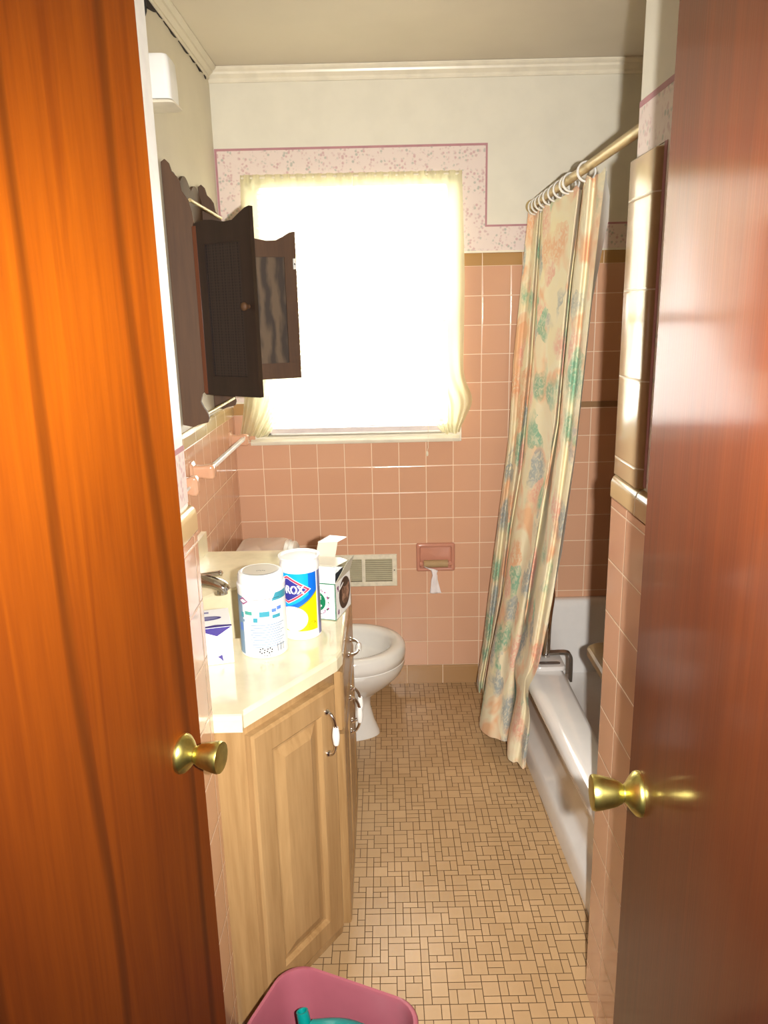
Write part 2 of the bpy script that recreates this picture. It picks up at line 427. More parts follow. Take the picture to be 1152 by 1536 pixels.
# seed the large squares first on a jittered lattice, then fill in
for j in range(0, ny, 3):
    for i in range((j // 3) % 2 * 1 + 0, nx, 3):
        ii, jj = i + rnd.choice((0, 0, 1)), j + rnd.choice((0, 1, 1))
        if fits(ii, jj, 2, 2) and rnd.random() < .93:
            for p in range(2):
                for q in range(2): occ[ii + p][jj + q] = True
            pl.append((ii, jj, 2, 2))
for i, j in order:
    if occ[i][j]: continue
    opts = [(2, 1), (1, 2)]; rnd.shuffle(opts)
    if rnd.random() < .18: opts = []
    for a, b in opts + [(1, 1)]:
        if fits(i, j, a, b):
            for p in range(a):
                for q in range(b): occ[i + p][j + q] = True
            pl.append((i, j, a, b)); break
g = .0010
for i, j, a, b in pl:
    x0, x1, y0, y1 = gx0 + i * U + g, gx0 + (i + a) * U - g, gy0 + j * U + g, gy0 + (j + b) * U - g
    add(bm, [(x0, y0, .0006), (x1, y0, .0006), (x1, y1, .0006), (x0, y1, .0006)], [(0, 1, 2, 3)], 1)
struct('floor', bm, [m_grout, m_floor])
bm = B(); box(bm, -.75, 1.35, -1.4, D + .12, ZC, ZC + .1); struct('ceiling', bm, m_ceil)

# back wall with window opening
wx0, wx1, wz0, wz1 = -.495, .285, 1.075, 2.03
bm = B()
box(bm, -.75, wx0, D, D + .14, 0, ZC); box(bm, wx1, 1.35, D, D + .14, 0, ZC)
box(bm, wx0, wx1, D, D + .14, 0, wz0); box(bm, wx0, wx1, D, D + .14, wz1, ZC)
wb = struct('wall_back', bm, m_wall)
tf = D - .008
bm = B()
box(bm, -.599, wx0 - .02, tf, D - .0005, .084, 1.164); box(bm, .30, 1.209, tf, D - .0005, .084, 1.7042); box(bm, wx0 - .02, .30, tf, D - .0005, .084, 1.044)
struct('tile_wainscot', bm, m_tile_back, wb)
bm = B()
def capstrip(bm, a0, a1, zb, plane, face, back, h=.047):
    prof = [(face, zb), (face, zb + h * .7), (face + (back - face) * .12, zb + h * .88), (face + (back - face) * .4, zb + h * .97), (back, zb + h), (back, zb)]
    if plane == 'X':      # runs along X, depth is Y
        prism_pts = prof; n = len(prof)
        vs = [(a0, d, z) for d, z in prof] + [(a1, d, z) for d, z in prof]
    else:
        vs = [(d, a0, z) for d, z in prof] + [(d, a1, z) for d, z in prof]
    n = len(prof)
    fs = [tuple(range(n))[::-1], tuple(range(n, 2 * n))] + [(i, (i + 1) % n, n + (i + 1) % n, n + i) for i in range(n)]
    add(bm, vs, fs)
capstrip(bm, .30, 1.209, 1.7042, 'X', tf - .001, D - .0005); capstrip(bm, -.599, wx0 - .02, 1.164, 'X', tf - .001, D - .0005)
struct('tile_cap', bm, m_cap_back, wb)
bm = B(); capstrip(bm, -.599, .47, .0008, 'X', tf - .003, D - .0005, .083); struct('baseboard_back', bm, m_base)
bm = B(); box(bm, .66, 1.209, tf - .006, tf, 1.168, 1.190); struct('listello', bm, plain('brown_listello', (.30, .17, .08, 1), .3), wb)
# wallpaper border, mitred round the window
bm = B(); f0, f1 = D - .0025, D - .0003
for a in ((-.590, -.508, 1.214, 2.12), (-.508, .297, 2.032, 2.12), (.297, .385, 1.757, 2.12), (.385, 1.209, 1.757, 1.842)):
    box(bm, a[0], a[1], f0, f1, a[2], a[3], 0)
f0 -= .0006
for a in ((-.598, -.590, 1.214, 2.128), (-.590, .392, 2.12, 2.128), (.385, .392, 1.842, 2.12), (.392, 1.209, 1.842, 1.849)):
    box(bm, a[0], a[1], f0, f1, a[2], a[3], 1)
for a in ((.30, 1.209, 1.7505, 1.7575), (-.598, -.508, 1.2085, 1.2145)):
    box(bm, a[0], a[1], f0 - .003, f1, a[2], a[3], 2)
struct('wallpaper_border', bm, [m_border, m_mauve, m_trim], wb)

# left wall (vanity side)
bm = B(); box(bm, -.75, XL, -1.4, D, 0, ZC); wlft = struct('wall_left', bm, m_wall_left)
bm = B(); box(bm, XL + .0005, XL + .008, 1.303, tf, .0, 1.164); struct('tile_wainscot', bm, m_tile_side, wlft)
bm = B(); capstrip(bm, 1.303, tf, 1.164, 'Y', XL + .009, XL + .0005); struct('tile_cap', bm, m_cap_side, wlft)
# right wall beyond the tub
bm = B(); box(bm, XR, 1.35, -1.4, D, 0, ZC); wr = struct('wall_right', bm, m_wall)
bm = B(); box(bm, XR - .008, XR - .0005, 1.50, tf, .3, 1.7042); struct('tile_wainscot', bm, m_tile_side, wr)
# entrance stubs
JL, JLY = -.33, 1.300
bm = B(); box(bm, XL, JL - .012, 1.14, JLY - .008, 0, ZC); jl = struct('wall_entrance_left', bm, m_white)  # white stands in for flash glare on the cream wallpaper
bm = B()
def round_jamb(bm, xf, xb, y0, y1, z0, z1, r, sgn):
    """slab with its far vertical edge rounded; xf is the visible face"""
    pts = [(xb, y0), (xf, y0), (xf, y1 - r)]
    for k in range(1, 7):
        a = k / 6 * pi / 2; pts.append((xf - sgn * r * (1 - cos(a)), y1 - r + r * sin(a)))
    pts.append((xb, y1)); prism(bm, pts, z0, z1)
round_jamb(bm, JL, XL, 1.14, JLY, 0, 1.180, .010, 1); struct('tile_wainscot', bm, m_tile_jamb, jl, smooth=True)
bm = B()
pts = [(JL + .001, 1.181), (JL + .001, 1.214), (JL - .002, 1.222), (JL - .008, 1.228), (XL, 1.229), (XL, 1.181)]
prism(bm, pts, 1.14, JLY + .0005, 'XZ'); struct('tile_cap', bm, m_cap_side, jl, bev=.004)
bm = B(); box(bm, JL - .012, JL - .0105, 1.145, JLY - .009, 1.235, 1.325, 0); box(bm, JL - .012, JL - .0100, 1.145, JLY - .009, 1.325, 1.333, 1)
struct('wallpaper_border', bm, [m_border, m_mauve], jl)
# right entrance wall, tile stands proud of the plaster
JR, JRY = .440, 1.485
bm = B(); box(bm, JR + .014, XR, 1.02, JRY - .012, 0, ZC); jr = struct('wall_entrance_right', bm, m_wall)
bm = B()
round_jamb(bm, JR, JR + .10, 1.02, JRY, 0, 1.180, .012, -1)
box(bm, JR + .10, XR, JRY - .012, JRY, .3, 1.75)
struct('tile_wainscot', bm, m_tile_jamb, jr, smooth=True)
bm = B(); pts = [(JR - .001, 1.181), (JR - .001, 1.212), (JR + .003, 1.224), (JR + .014, 1.229), (JR + .10, 1.229), (JR + .10, 1.181)]
prism(bm, pts, 1.02, JRY - .001, 'XZ'); struct('tile_cap', bm, m_cap_side, jr, bev=.004)
bm = B()
pts = [(JR + .10, JRY - .012), (JR + .013, 1.330), (JR + .010, 1.330), (JR + .001, 1.338), (JR, 1.350), (JR, JRY - .016), (JR + .003, JRY - .006), (JR + .014, JRY), (JR + .10, JRY)]
pts = [(JR + .10, 1.331), (JR + .010, 1.331), (JR + .001, 1.338), (JR, 1.350), (JR, JRY - .018), (JR + .004, JRY - .006), (JR + .014, JRY), (JR + .10, JRY)]
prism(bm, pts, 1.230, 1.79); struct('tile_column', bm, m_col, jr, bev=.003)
bm = B(); box(bm, JR + .0122, JR + .0142, 1.03, JRY - .013, 1.795, 1.875, 0); box(bm, JR + .0118, JR + .0142, 1.03, JRY - .013, 1.875, 1.885, 1)
box(bm, JR + .0122, JR + .0142, 1.24, 1.318, 1.235, 1.795, 0); box(bm, JR + .0112, JR + .0142, 1.318, 1.3305, 1.235, 1.795, 1)
struct('wallpaper_border', bm, [m_border, m_mauve], jr)
# hallway shell behind the camera
bm = B(); box(bm, -.75, 1.35, -1.5, -1.4, 0, ZC); struct('wall_hall', bm, m_hall)
bm = B(); box(bm, .70, XR, -1.4, 1.02, 0, ZC); struct('wall_hall_right', bm, m_hall)

# crown mouldings
def crown(pts, plane, a0, a1, name, extra=None):
    bm = B()
    vs = [(a0, d, z) if plane == 'X' else (d, a0, z) for d, z in pts] + [(a1, d, z) if plane == 'X' else (d, a1, z) for d, z in pts]
    n = len(pts); fs = [tuple(range(n))[::-1], tuple(range(n, 2 * n))] + [(i, (i + 1) % n, n + (i + 1) % n, n + i) for i in range(n)]
    add(bm, vs, fs); return bm
cp = [(0, -.046), (.006, -.046), (.009, -.040), (.009, -.033), (.013, -.029), (.020, -.022), (.022, -.015), (.030, -.009), (.034, -.004), (.034, 0), (0, 0)]
bm = crown([(D - .0005 - a, ZC - .001 + b) for a, b in cp], 'X', XL, XR, 'trim'); struct('trim_1', bm, m_trim)
bm = crown([(XL + .0005 + a, ZC - .001 + b * .9) for a, b in cp], 'Y', 1.31, D - .03, 'trim')
t2 = struct('trim_2', bm, m_wall_left)
bm = B(); rnd = random.Random(5); ys = [1.6 + i * .03 for i in range(47)]
top = [(y, 2.3495) for y in ys]
bot = [(y, 2.3485 - .0035 * rnd.random() * (rnd.random() < .6) - (.022 * max(0, 1 - abs(y - 2.30) / .09)) - (.006 if rnd.random() < .3 else 0)) for y in ys][::-1]
prism(bm, top + bot, XL + .0006, XL + .004, 'YZ'); struct('crack', bm, m_dark, t2)

# ------------------------------------------------------------------ window
bm = B()
yA, yB = D + .055, D + .115
box(bm, wx0, wx0 + .035, yA, yB, wz0, wz1); box(bm, wx1 - .035, wx1, yA, yB, wz0, wz1); box(bm, wx0, wx1, yA, yB, wz1 - .035, wz1); box(bm, wx0, wx1, yA, yB, wz0, wz0 + .03)
win = struct('window_1', bm, m_white)
bm = B(); box(bm, wx0 + .035, wx1 - .035, yA + .01, yA + .04, 1.487, 1.512); struct('meeting_rail', bm, m_white, win)
bm = B(); box(bm, wx0 + .03, wx1 - .03, yA + .03, yA + .034, wz0 + .03, wz1 - .035); struct('pane', bm, m_glass, win)
bm = B(); prism(bm, [(D - .024, 1.046), (D - .028, 1.052), (D - .028, 1.060), (D - .018, 1.066), (D + .055, 1.076), (D + .055, 1.046)], -.53, .292, 'YZ'); 
struct('window_sill', bm, m_trim, win, bev=.001)

# mini blind
bl = thing('window_blind', 'white mini blind hanging in the window behind the sheer curtain', 'blind', (-.11, D + .03, 1.085))
bm = B()
for k in range(44):
    z = 1.125 + k * .0198; a = radians(32)
    dy, dz = .0115 * cos(a), .0115 * sin(a); y = D + .030
    add(bm, [(-.468, y - dy, z - dz), (.235, y - dy, z - dz), (.235, y, z + .0016), (-.468, y, z + .0016), (.235, y + dy, z + dz), (-.468, y + dy, z + dz)], [(0, 1, 2, 3), (3, 2, 4, 5)])
obj('slats', bm, m_slat, bl)
bm = B(); box(bm, -.468, .235, D + .018, D + .042, 1.086, 1.104); box(bm, -.468, .235, D + .016, D + .044, 1.107, 1.111); obj('bottom_rail', bm, plain('rail_white', (.70, .62, .62, 1), .3), bl, bev=.002)
bm = B(); box(bm, -.475, .242, D + .015, D + .045, 1.995, 2.027); obj('head_rail', bm, m_plastic, bl)
bm = B()
pts = [(.168, D - .034, 1.30), (.169, D - .042, 1.1), (.166, D - .040, 1.04), (.167, D - .038, 1.028), (.163, D - .034, 1.012)]
tube(bm, [(.166, D + .012, 1.995), (.168, D + .010, 1.6), (.168, D + .006, 1.2), (.169, D - .02, 1.09)] + pts[1:][1:], .0011, 6)
lathe(bm, [(.001, 0), (.004, -.004), (.005, -.014), (.003, -.02)], (.163, D - .034, 1.012), (0, 0, 1), 10)
obj('pull_cord', bm, m_trim, bl)

# sheer curtains: two panels on a thin rod
rod = B(); tube(rod, [(-.507, D - .014, 2.026), (.297, D - .014, 2.026)], .004, 10)
tag(obj('curtain_rod', rod, m_trim), 'thin rod across the window top inside the sheer curtain header', 'curtain rod')
def sheer(name, xs0, xs1, xb0, xb1, seed, zbot, flare):
    bm = B(); nu, nv = 90, 60; r = random.Random(seed); ph = [r.random() * 6 for _ in range(5)]
    grid = []
    for j in range(nv + 1):
        t = j / nv; z = 2.036 - t * (2.036 - zbot); row = []
        k = t ** 2.2
        for i in range(nu + 1):
            s = i / nu
            xa = xs0 + (xs1 - xs0) * s; xb = xb0 + (xb1 - xb0) * s
            x = xa * (1 - k) + xb * k + flare(s, t)
            amp = .006 + .004 * t if t > .02 else .009
            fr = 18 if t > .03 else 34
            y = D - .016 + amp * sin(s * fr * 2 + ph[0] + .5 * sin(t * 3)) * .8 + .003 * sin(s * 47 + ph[1] + t * 2)
            y -= .004 + .004 * t + (.012 * min(1, t * 4) if seed == 2 else 0)
            if t < .025: y += .004 * sin(s * 160 + ph[2])
            row.append(bm.verts.new((x, min(y, D - .0105) if abs(x) < 9 else y, z + .004 * sin(s * 14 + ph[3]) * t)))
        grid.append(row)
    for j in range(nv):
        for i in range(nu): bm.faces.new((grid[j][i], grid[j][i + 1], grid[j + 1][i + 1], grid[j + 1][i]))
    return obj(name, bm, m_sheer, smooth=True, angle=180)
def fl_l(s, t): return -.012 * (1 - s) * min(1, t * 3) - .03 * (1 - s) * t ** 6
def fl_r(s, t):
    b = math.exp(-((t - .87) / .07) ** 2)
    return .012 * s * min(1, t * 2.5) + .038 * b * s - .01 * (s) * (t > .95) * (t - .95) * 20
tag(sheer('sheer_curtain', -.507, -.1015, -.530, -.462, 1, 1.081, fl_l), 'left sheer cream curtain panel, half hidden behind the open dark cabinet doors', 'curtain', 'sheer panels at the window')
tag(sheer('sheer_curtain', -.1000, .297, .222, .284, 2, 1.081, fl_r), 'right sheer cream curtain panel swept out towards the pink tiles', 'curtain', 'sheer panels at the window')

# ------------------------------------------------------------------ hall doors
def knob(bm, o, d):
    prof = [(.0295, 0), (.0300, .003), (.0285, .007), (.022, .013), (.0150, .018), (.0118, .021), (.0118, .023), (.0140, .0245), (.0178, .032), (.0205, .042), (.0228, .052), (.0240, .060), (.0228, .0635), (.018, .0645), (.0, .0638)]
    lathe(bm, prof, o, d, 40)
def door(name, ex, ey, dx, dy, nx_, ny_, width, mat, kz, label):
    bm = B(); th = .035
    p = [(ex, ey), (ex + dx * width, ey + dy * width), (ex + dx * width - nx_ * th, ey + dy * width - ny_ * th), (ex - nx_ * th, ey - ny_ * th)]
    prism(bm, p, .012, 2.04)
    o = struct(name, bm, mat, bev=.0015); o['label'] = label
    b2 = B(); kc = (ex + dx * .062, ey + dy * .062, kz); knob(b2, kc, (nx_, ny_, 0))
    k = obj('door_knob', b2, m_brass, o, smooth=True, angle=35); k['label'] = 'worn brass door knob'
    b3 = B(); c2 = (kc[0] - nx_ * th, kc[1] - ny_ * th, kz); knob(b3, c2, (-nx_, -ny_, 0)) if name == 'none' else box(b3, ex + .0, ex + .001, ey, ey + .001, kz - .0, kz + .001)
    b3.free()
    return o
a = radians(13); door('door_1', -.300, 1.09, -sin(a), -cos(a), cos(a), -sin(a), .72, m_door_l, .912, 'orange mahogany slab door with brass knob on the left')
a = radians(-4.5); door('door_2', .334, .967, sin(a), -cos(a), -cos(a), -sin(a), .72, m_door_r, .914, 'reddish mahogany slab door with brass knob on the right')

# ------------------------------------------------------------------ vanity
A0 = Vector((-.2845, 1.332)); B0 = Vector((-.1290, 1.556)); dd = (B0 - A0).normalized(); nn = Vector((dd.y, -dd.x))
van = thing('vanity_cabinet', 'light maple vanity cabinet with angled corner door under the cream countertop', 'cabinet', (-.36, 1.83, 0))
bm = B()
po_ = [(-.590, 1.306), (A0.x - .052, 1.306), (A0.x, A0.y), (B0.x, B0.y), (-.1275, 1.575), (-.1275, 2.100), (-.1290, 2.117), (-.2845, 2.341), (-.590, 2.341)]
pi_ = [(-.575, 1.322), (A0.x - .056, 1.322), (A0.x - .014, 1.342), (B0.x - .014, 1.566), (-.1435, 1.585), (-.1435, 2.090), (-.143, 2.107), (-.2925, 2.326), (-.575, 2.326)]
loft(bm, [r3(po_, .095), r3(po_, .7855), r3(pi_, .7855), r3(pi_, .110)], True, True)
obj('body', bm, m_maple, van, bev=.0015)
# corner post of light wood at the near end
bm = B(); prism(bm, [(A0.x - .054, 1.304), (A0.x - .004, 1.318), (A0.x + .004, 1.334), (A0.x - .004, 1.345), (A0.x - .054, 1.345)], .096, .794)
bmesh.ops.delete(bm, geom=bm.verts[:], context='VERTS'); bm.free()
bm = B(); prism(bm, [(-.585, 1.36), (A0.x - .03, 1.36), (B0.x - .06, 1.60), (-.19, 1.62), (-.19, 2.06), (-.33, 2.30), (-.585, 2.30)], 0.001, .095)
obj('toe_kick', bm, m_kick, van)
def panel(name, w, h, Mx, mat, parent, stile=.055, th=.02):
    bm = B()
    def rc(ins, y): return [(ins, y, ins), (w - ins, y, ins), (w - ins, y, h - ins), (ins, y, h - ins)]
    s = stile
    rings = [rc(0, 0), rc(0, th - .005), rc(.002, th - .002), rc(.006, th), rc(s - .004, th), rc(s, th - .003), rc(s + .003, th - .009), rc(s + .010, th - .009), rc(s + .030, th - .002), rc(s + .033, th - .001)]
    loft(bm, rings, True, True, 0, Mx)
    return obj(name, bm, mat, parent)
def flat(name, w, h, Mx, mat, parent, th=.02):
    bm = B()
    def rc(ins, y): return [(ins, y, ins), (w - ins, y, ins), (w - ins, y, h - ins), (ins, y, h - ins)]
    loft(bm, [rc(0, 0), rc(0, th - .006), rc(.003, th - .003), rc(.007, th), rc(.018, th), rc(.02, th - .002), rc(.024, th - .002), rc(.026, th)], True, True, 0, Mx)
    return obj(name, bm, mat, parent)
def pull(o, ax, n_, parent, L_=.095):
    """two feet, swept chrome arms and a white ceramic grip; ax = long axis, n_ = outwards"""
    o = Vector(o); ax = Vector(ax).normalized(); n_ = Vector(n_).normalized(); bm = B(); h = L_ / 2
    for s in (-1, 1):
        f = o + ax * (s * h)
        lathe(bm, [(.0075, 0), (.0078, .002), (.006, .005), (.004, .009)], f, n_, 16)
        tube(bm, smoothpath([f + n_ * .004, f + n_ * .014 - ax * (s * .004), f + n_ * .021 - ax * (s * .016), f + n_ * .024 - ax * (s * (h - .020))], 5), [.0045] * 5 + [.0036] * 5 + [.0036] * 5 + [.005], 12)
    pr = [(.0055, -.021), (.0068, -.017), (.0082, -.006), (.0085, 0), (.0082, .006), (.0068, .017), (.0055, .021)]
    lathe(bm, pr, o + n_ * .0245, ax, 20, 1)
    return obj('handle', bm, [m_chrome, m_porc], parent, smooth=True, angle=50)
def frameM(o, x, y):  # local x along, y outward, z up
    x = Vector(x).normalized(); y = Vector(y).normalized()
    mm = Matrix.Identity(4)
    for i in range(3): mm[i][0] = x[i]; mm[i][1] = y[i]; mm[i][2] = (0, 0, 1)[i]; mm[i][3] = o[i]
    return mm
w_d = (B0 - A0).length
o3 = A0 + dd * .002 + nn * .0006
d1 = panel('door', w_d - .016, .625, frameM((o3.x, o3.y, .138), (dd.x, dd.y, 0), (nn.x, nn.y, 0)), m_maple, van)
d1['label'] = 'raised panel door on the angled corner'
pp = A0 + dd * .224 + nn * .0205
pull((pp.x, pp.y, .664), (0, 0, 1), (nn.x, nn.y, 0), d1, .100)
fx = -.1268
for y0, yh, in ((1.582, 1.812), (1.840, 1.866)):
    dr = panel('door', .252, .515, frameM((fx, y0, .100 + .0), (0, 1, 0), (1, 0, 0)), m_maple, van)
    pull((fx + .0205, yh, .535), (0, 0, 1), (1, 0, 0), dr, .095)
df = flat('drawer_front', .510, .145, frameM((fx, 1.582, .625), (0, 1, 0), (1, 0, 0)), m_maple, van)
pull((fx + .0205, 1.865, .700), (0, 1, 0), (1, 0, 0), df, .095)

# countertop with moulded basin
cor = [(-.5895, 1.3025), (-.279, 1.3025), (-.279, 1.318), (-.116, 1.552), (-.1065, 1.585), (-.1065, 2.088), (-.116, 2.121), (-.279, 2.355), (-.5895, 2.355)]
bc = Vector((-.360, 1.845))
def poly_ray(a):
    d = Vector((cos(a), sin(a))); best = None
    for i in range(len(cor)):
        p, q = Vector(cor[i]), Vector(cor[(i + 1) % len(cor)]); e = q - p; den = d.x * e.y - d.y * e.x
        if abs(den) < 1e-9: continue
        w = p - bc; t = (w.x * e.y - w.y * e.x) / den; s = (w.x * d.y - w.y * d.x) / den
        if t > 0 and -1e-6 <= s <= 1 + 1e-6 and (best is None or t < best): best = t
    return bc + d * best
angs = sorted([2 * pi * k / 80 for k in range(80)] + [math.atan2(y - bc.y, x - bc.x) % (2 * pi) for x, y in cor])
outer = [poly_ray(x) for x in angs]
def ins(p, k): v = (p - bc); return bc + v * (1 - k / v.length)
bm = B(); oval = lambda ax, ay: [(bc.x + ax * cos(x), bc.y + ay * sin(x)) for x in angs]
rings = [[(p.x, p.y, .786) for p in outer], [(p.x, p.y, .812) for p in outer]]
rings += [[(*ins(p, .003), .818) for p in outer], [(*ins(p, .008), .820) for p in outer]]
rings += [r3(oval(.162, .187), .820), r3(oval(.157, .182), .8192), r3(oval(.150, .174), .815), r3(oval(.140, .163), .795), r3(oval(.116, .140), .740), r3(oval(.078, .100), .700), r3(oval(.02, .03), .692)]
loft(bm, rings, False, True)
bm2 = bm
box(bm, -.5895, -.572, 1.3025, 2.355, .8195, .885)
ct = tag(obj('countertop', bm, m_counter, smooth=True, angle=16), 'cream moulded marble countertop with sink basin on the maple vanity', 'countertop')
bm = B(); lathe(bm, [(.02, 0), (.021, .002), (.016, .003), (.004, .002)], (bc.x, bc.y, .6925), (0, 0, 1), 24); obj('drain', bm, m_chrome, ct, smooth=True)

# faucet
fa = thing('faucet', 'chrome bathroom faucet with two levers behind the sink basin', 'faucet', (-.535, 1.80, .8205))
bm = B(); ring = lambda k, z: r3(rrect(-.535, 1.80, .027 - k, .095 - k, .026 - k, 8), z)
loft(bm, [ring(0, .8207), ring(0, .832), ring(.003, .838), ring(.01, .841)]); obj('base_plate', bm, m_chrome, fa, smooth=True)
bm = B()
path = smoothpath([(-.540, 1.800, .838), (-.535, 1.800, .872), (-.500, 1.792, .905), (-.450, 1.777, .922), (-.405, 1.765, .914), (-.392, 1.762, .900)], 6)
nP = len(path); tube(bm, path, [.024 - .010 * (i / (nP - 1)) for i in range(nP)], 18, sy=.85)
lathe(bm, [(.012, 0), (.013, -.012), (.010, -.014)], (-.402, 1.764, .905), (0, 0, 1), 16)
obj('spout', bm, m_chrome, fa, smooth=True)
for yy, dx_ in ((1.735, .05), (1.872, .085)):
    bm = B(); lathe(bm, [(.020, 0), (.019, .015), (.014, .035), (.016, .045), (.010, .052)], (-.535, yy, .838), (0, 0, 1), 20)
    p = smoothpath([(-.535, yy, .882), (-.50, yy + .004, .895), (-.535 + dx_ + .02, yy + .01, .905)], 5)
    tube(bm, p, [.011 - .004 * i / (len(p) - 1) for i in range(len(p))], 12)
    lathe(bm, [(.0, -.007), (.007, -.004), (.0085, 0), (.007, .004), (.0, .007)], p[-1], (1, 0, .1), 14)
    obj('lever', bm, m_chrome, fa, smooth=True)

# ------------------------------------------------------------------ packages on the counter
class Can:
    def __init__(s, cx, cy, r, parent, z=.8203):
        s.c = (cx, cy); s.r = r; s.z = z; s.p = parent
        s.a0 = math.atan2(-cy, -cx)      # direction from the can to the viewpoint
    def P(s, u, v, off):       # u: arc length to the right as seen from the front
        a = s.a0 + u / s.r; R_ = s.r + off
        return (s.c[0] + R_ * cos(a), s.c[1] + R_ * sin(a), s.z + v)
    def rows(s, bm, rows, off, mi, step=.002):
        """rows of (v, u0, u1) -> wrapped strip"""
        prev = None; n = max(1, int(max(abs(b - a) for _, a, b in rows) / step))
        for v, a, b in rows:
            cur = [bm.verts.new(s.P(a + (b - a) * i / n, v, off)) for i in range(n + 1)]
            if prev:
                for i in range(n):
                    f = bm.faces.new((prev[i], prev[i + 1], cur[i + 1], cur[i])); f.material_index = mi
            prev = cur
    def disc(s, bm, u, v, r, off, mi, n=16, k=1):
        s.rows(bm, [(v + r * sin(-pi / 2 + pi * i / n), u - r * k * cos(-pi / 2 + pi * i / n), u + r * k * cos(-pi / 2 + pi * i / n)) for i in range(n + 1)], off, mi)
    def text(s, bm, st, u, v, size, off, mi, bold=0.0, sx=1):
        vs, fs = text_mesh(st, size, 0, bold)
        bv = [bm.verts.new(s.P(u + x * sx, v + y, off)) for x, y, _ in vs]
        for f in fs:
            try: fc = bm.faces.new([bv[i] for i in f]); fc.material_index = mi
            except ValueError: pass

# label direction: a positive u must run to the viewer's right
def canister(name, label, cx, cy, r, h, lidh, lidmat, flare):
    t = thing(name, label, 'wipes canister', (cx, cy, .8203), 'wipes canisters on the counter')
    bm = B(); lathe(bm, [(r - .002, 0), (r, .002), (r, h - lidh), (r - .002, h - lidh + .001)], (cx, cy, .8203), (0, 0, 1), 64)
    obj('body', bm, m_pwhite, t, smooth=True)
    bm = B(); z = h - lidh
    if flare: prof = [(r + .0005, z), (r + .0005, z + .012), (r - .001, z + .014), (r - .0005, z + lidh - .006), (r + .003, z + lidh - .003), (r + .003, z + lidh), (r - .003, z + lidh), (r - .006, z + lidh - .004), (0, z + lidh - .004)]
    else: prof = [(r + .001, z), (r + .001, z + .010), (r - .002, z + .013), (r - .002, z + lidh - .010), (r - .004, z + lidh - .003), (r - .010, z + lidh), (r - .014, z + lidh - .002), (0, z + lidh - .001)]
    lathe(bm, prof, (cx, cy, .8203), (0, 0, 1), 64)
    ld = obj('lid', bm, lidmat, t, smooth=True)
    return t, Can(cx, cy, r, t), ld
# front canister, back label turned to the viewer
t1, c1, ld1 = canister('wipes_canister', 'white wipes canister turned backwards, blue print and barcode, beside the tissue box', -.279, 1.600, .0515, .187, .036, m_pwhite, False)
bm = B(); cx, cy = c1.c
lathe(bm, [(.0, 0), (.036, 0), (.038, .0006), (.0, .0008)], (cx, cy, .8203 + .1868), (0, 0, 1), 40, 0)
for k in range(5): box(bm, cx - .006 + k * .004, cx - .0035 + k * .004, cy - .012 + (k % 2) * .002, cy - .010 + (k % 2) * .002, 1.0080, 1.0083, 1)
obj('lid_top', bm, [m_lid, m_dgray], t1, smooth=True)
bm = B(); c = c1
for k in range(6):  # pale side bands
    c.rows(bm, [(.006, -.076 + k * .0045, -.0715 + k * .0045), (.140, -.076 + k * .0045, -.0715 + k * .0045)], .0002, 0)
c.rows(bm, [(.130, .020, .075), (.147, .030, .075)], .0003, 1)
for a_, b_, v0, v1, mi in ((-.042, -.024, .100, .108, 2), (-.008, .014, .096, .108, 1), (.019, .030, .104, .112, 3), (.032, .044, .107, .115, 3), (-.022, -.012, .084, .094, 1), (.020, .040, .090, .098, 1),
                          (-.056, -.046, .092, .104, 1), (-.060, -.044, .082, .088, 0), (-.062, -.052, .060, .078, 3)):
    c.rows(bm, [(v0, a_, b_), (v1, a_, b_)], .0004, mi)
for k in range(10):
    v = .076 - k * .0056; c.rows(bm, [(v, -.030 + .004 * (k % 2), .050 - .006 * (k % 3)), (v + .0019, -.030 + .004 * (k % 2), .050 - .006 * (k % 3))], .0004, 0)
c.rows(bm, [(.135, -.020, .040), (.136, -.020, .040)], .0004, 4)
# small plum emblem
c.rows(bm, [(.130 + .0085 * q / 8 , -.046 - .014 * (1 - abs(q) / 8.2), -.046 + .014 * (1 - abs(q) / 8.2)) for q in range(-8, 9)], .0004, 5)
c.rows(bm, [(.130 + .0045 * q / 6 , -.046 - .010 * (1 - abs(q) / 6.2), -.046 + .010 * (1 - abs(q) / 6.2)) for q in range(-6, 7)], .0006, 6)
for cu_ in (-.006, .010):   # two recycling triangles of arrows
    for q in range(6):
        aa = q * pi / 3 + .3; c.disc(bm, cu_ + .0055 * cos(aa), .018 + .0055 * sin(aa), .0019, .0005, 4, 6)
for q in range(3): c.rows(bm, [(.006, -.004 + q * .006, .000 + q * .006), (.0075, -.004 + q * .006, .000 + q * .006)], .0005, 4)
for q, w_ in enumerate((.0022, .0012, .0024, .0012, .0020)): c.rows(bm, [(.012, .028 + q * .0040, .028 + q * .0040 + w_), (.030, .028 + q * .0040, .028 + q * .0040 + w_)], .0005, 7)
obj('label_print', bm, [m_pale, m_lcyan, col('pack_mint', (.07, .36, .31, 1)), col('pack_mid_blue', (.10, .22, .65, 1)), m_dgray, m_plum, m_pwhite, m_gray], t1)
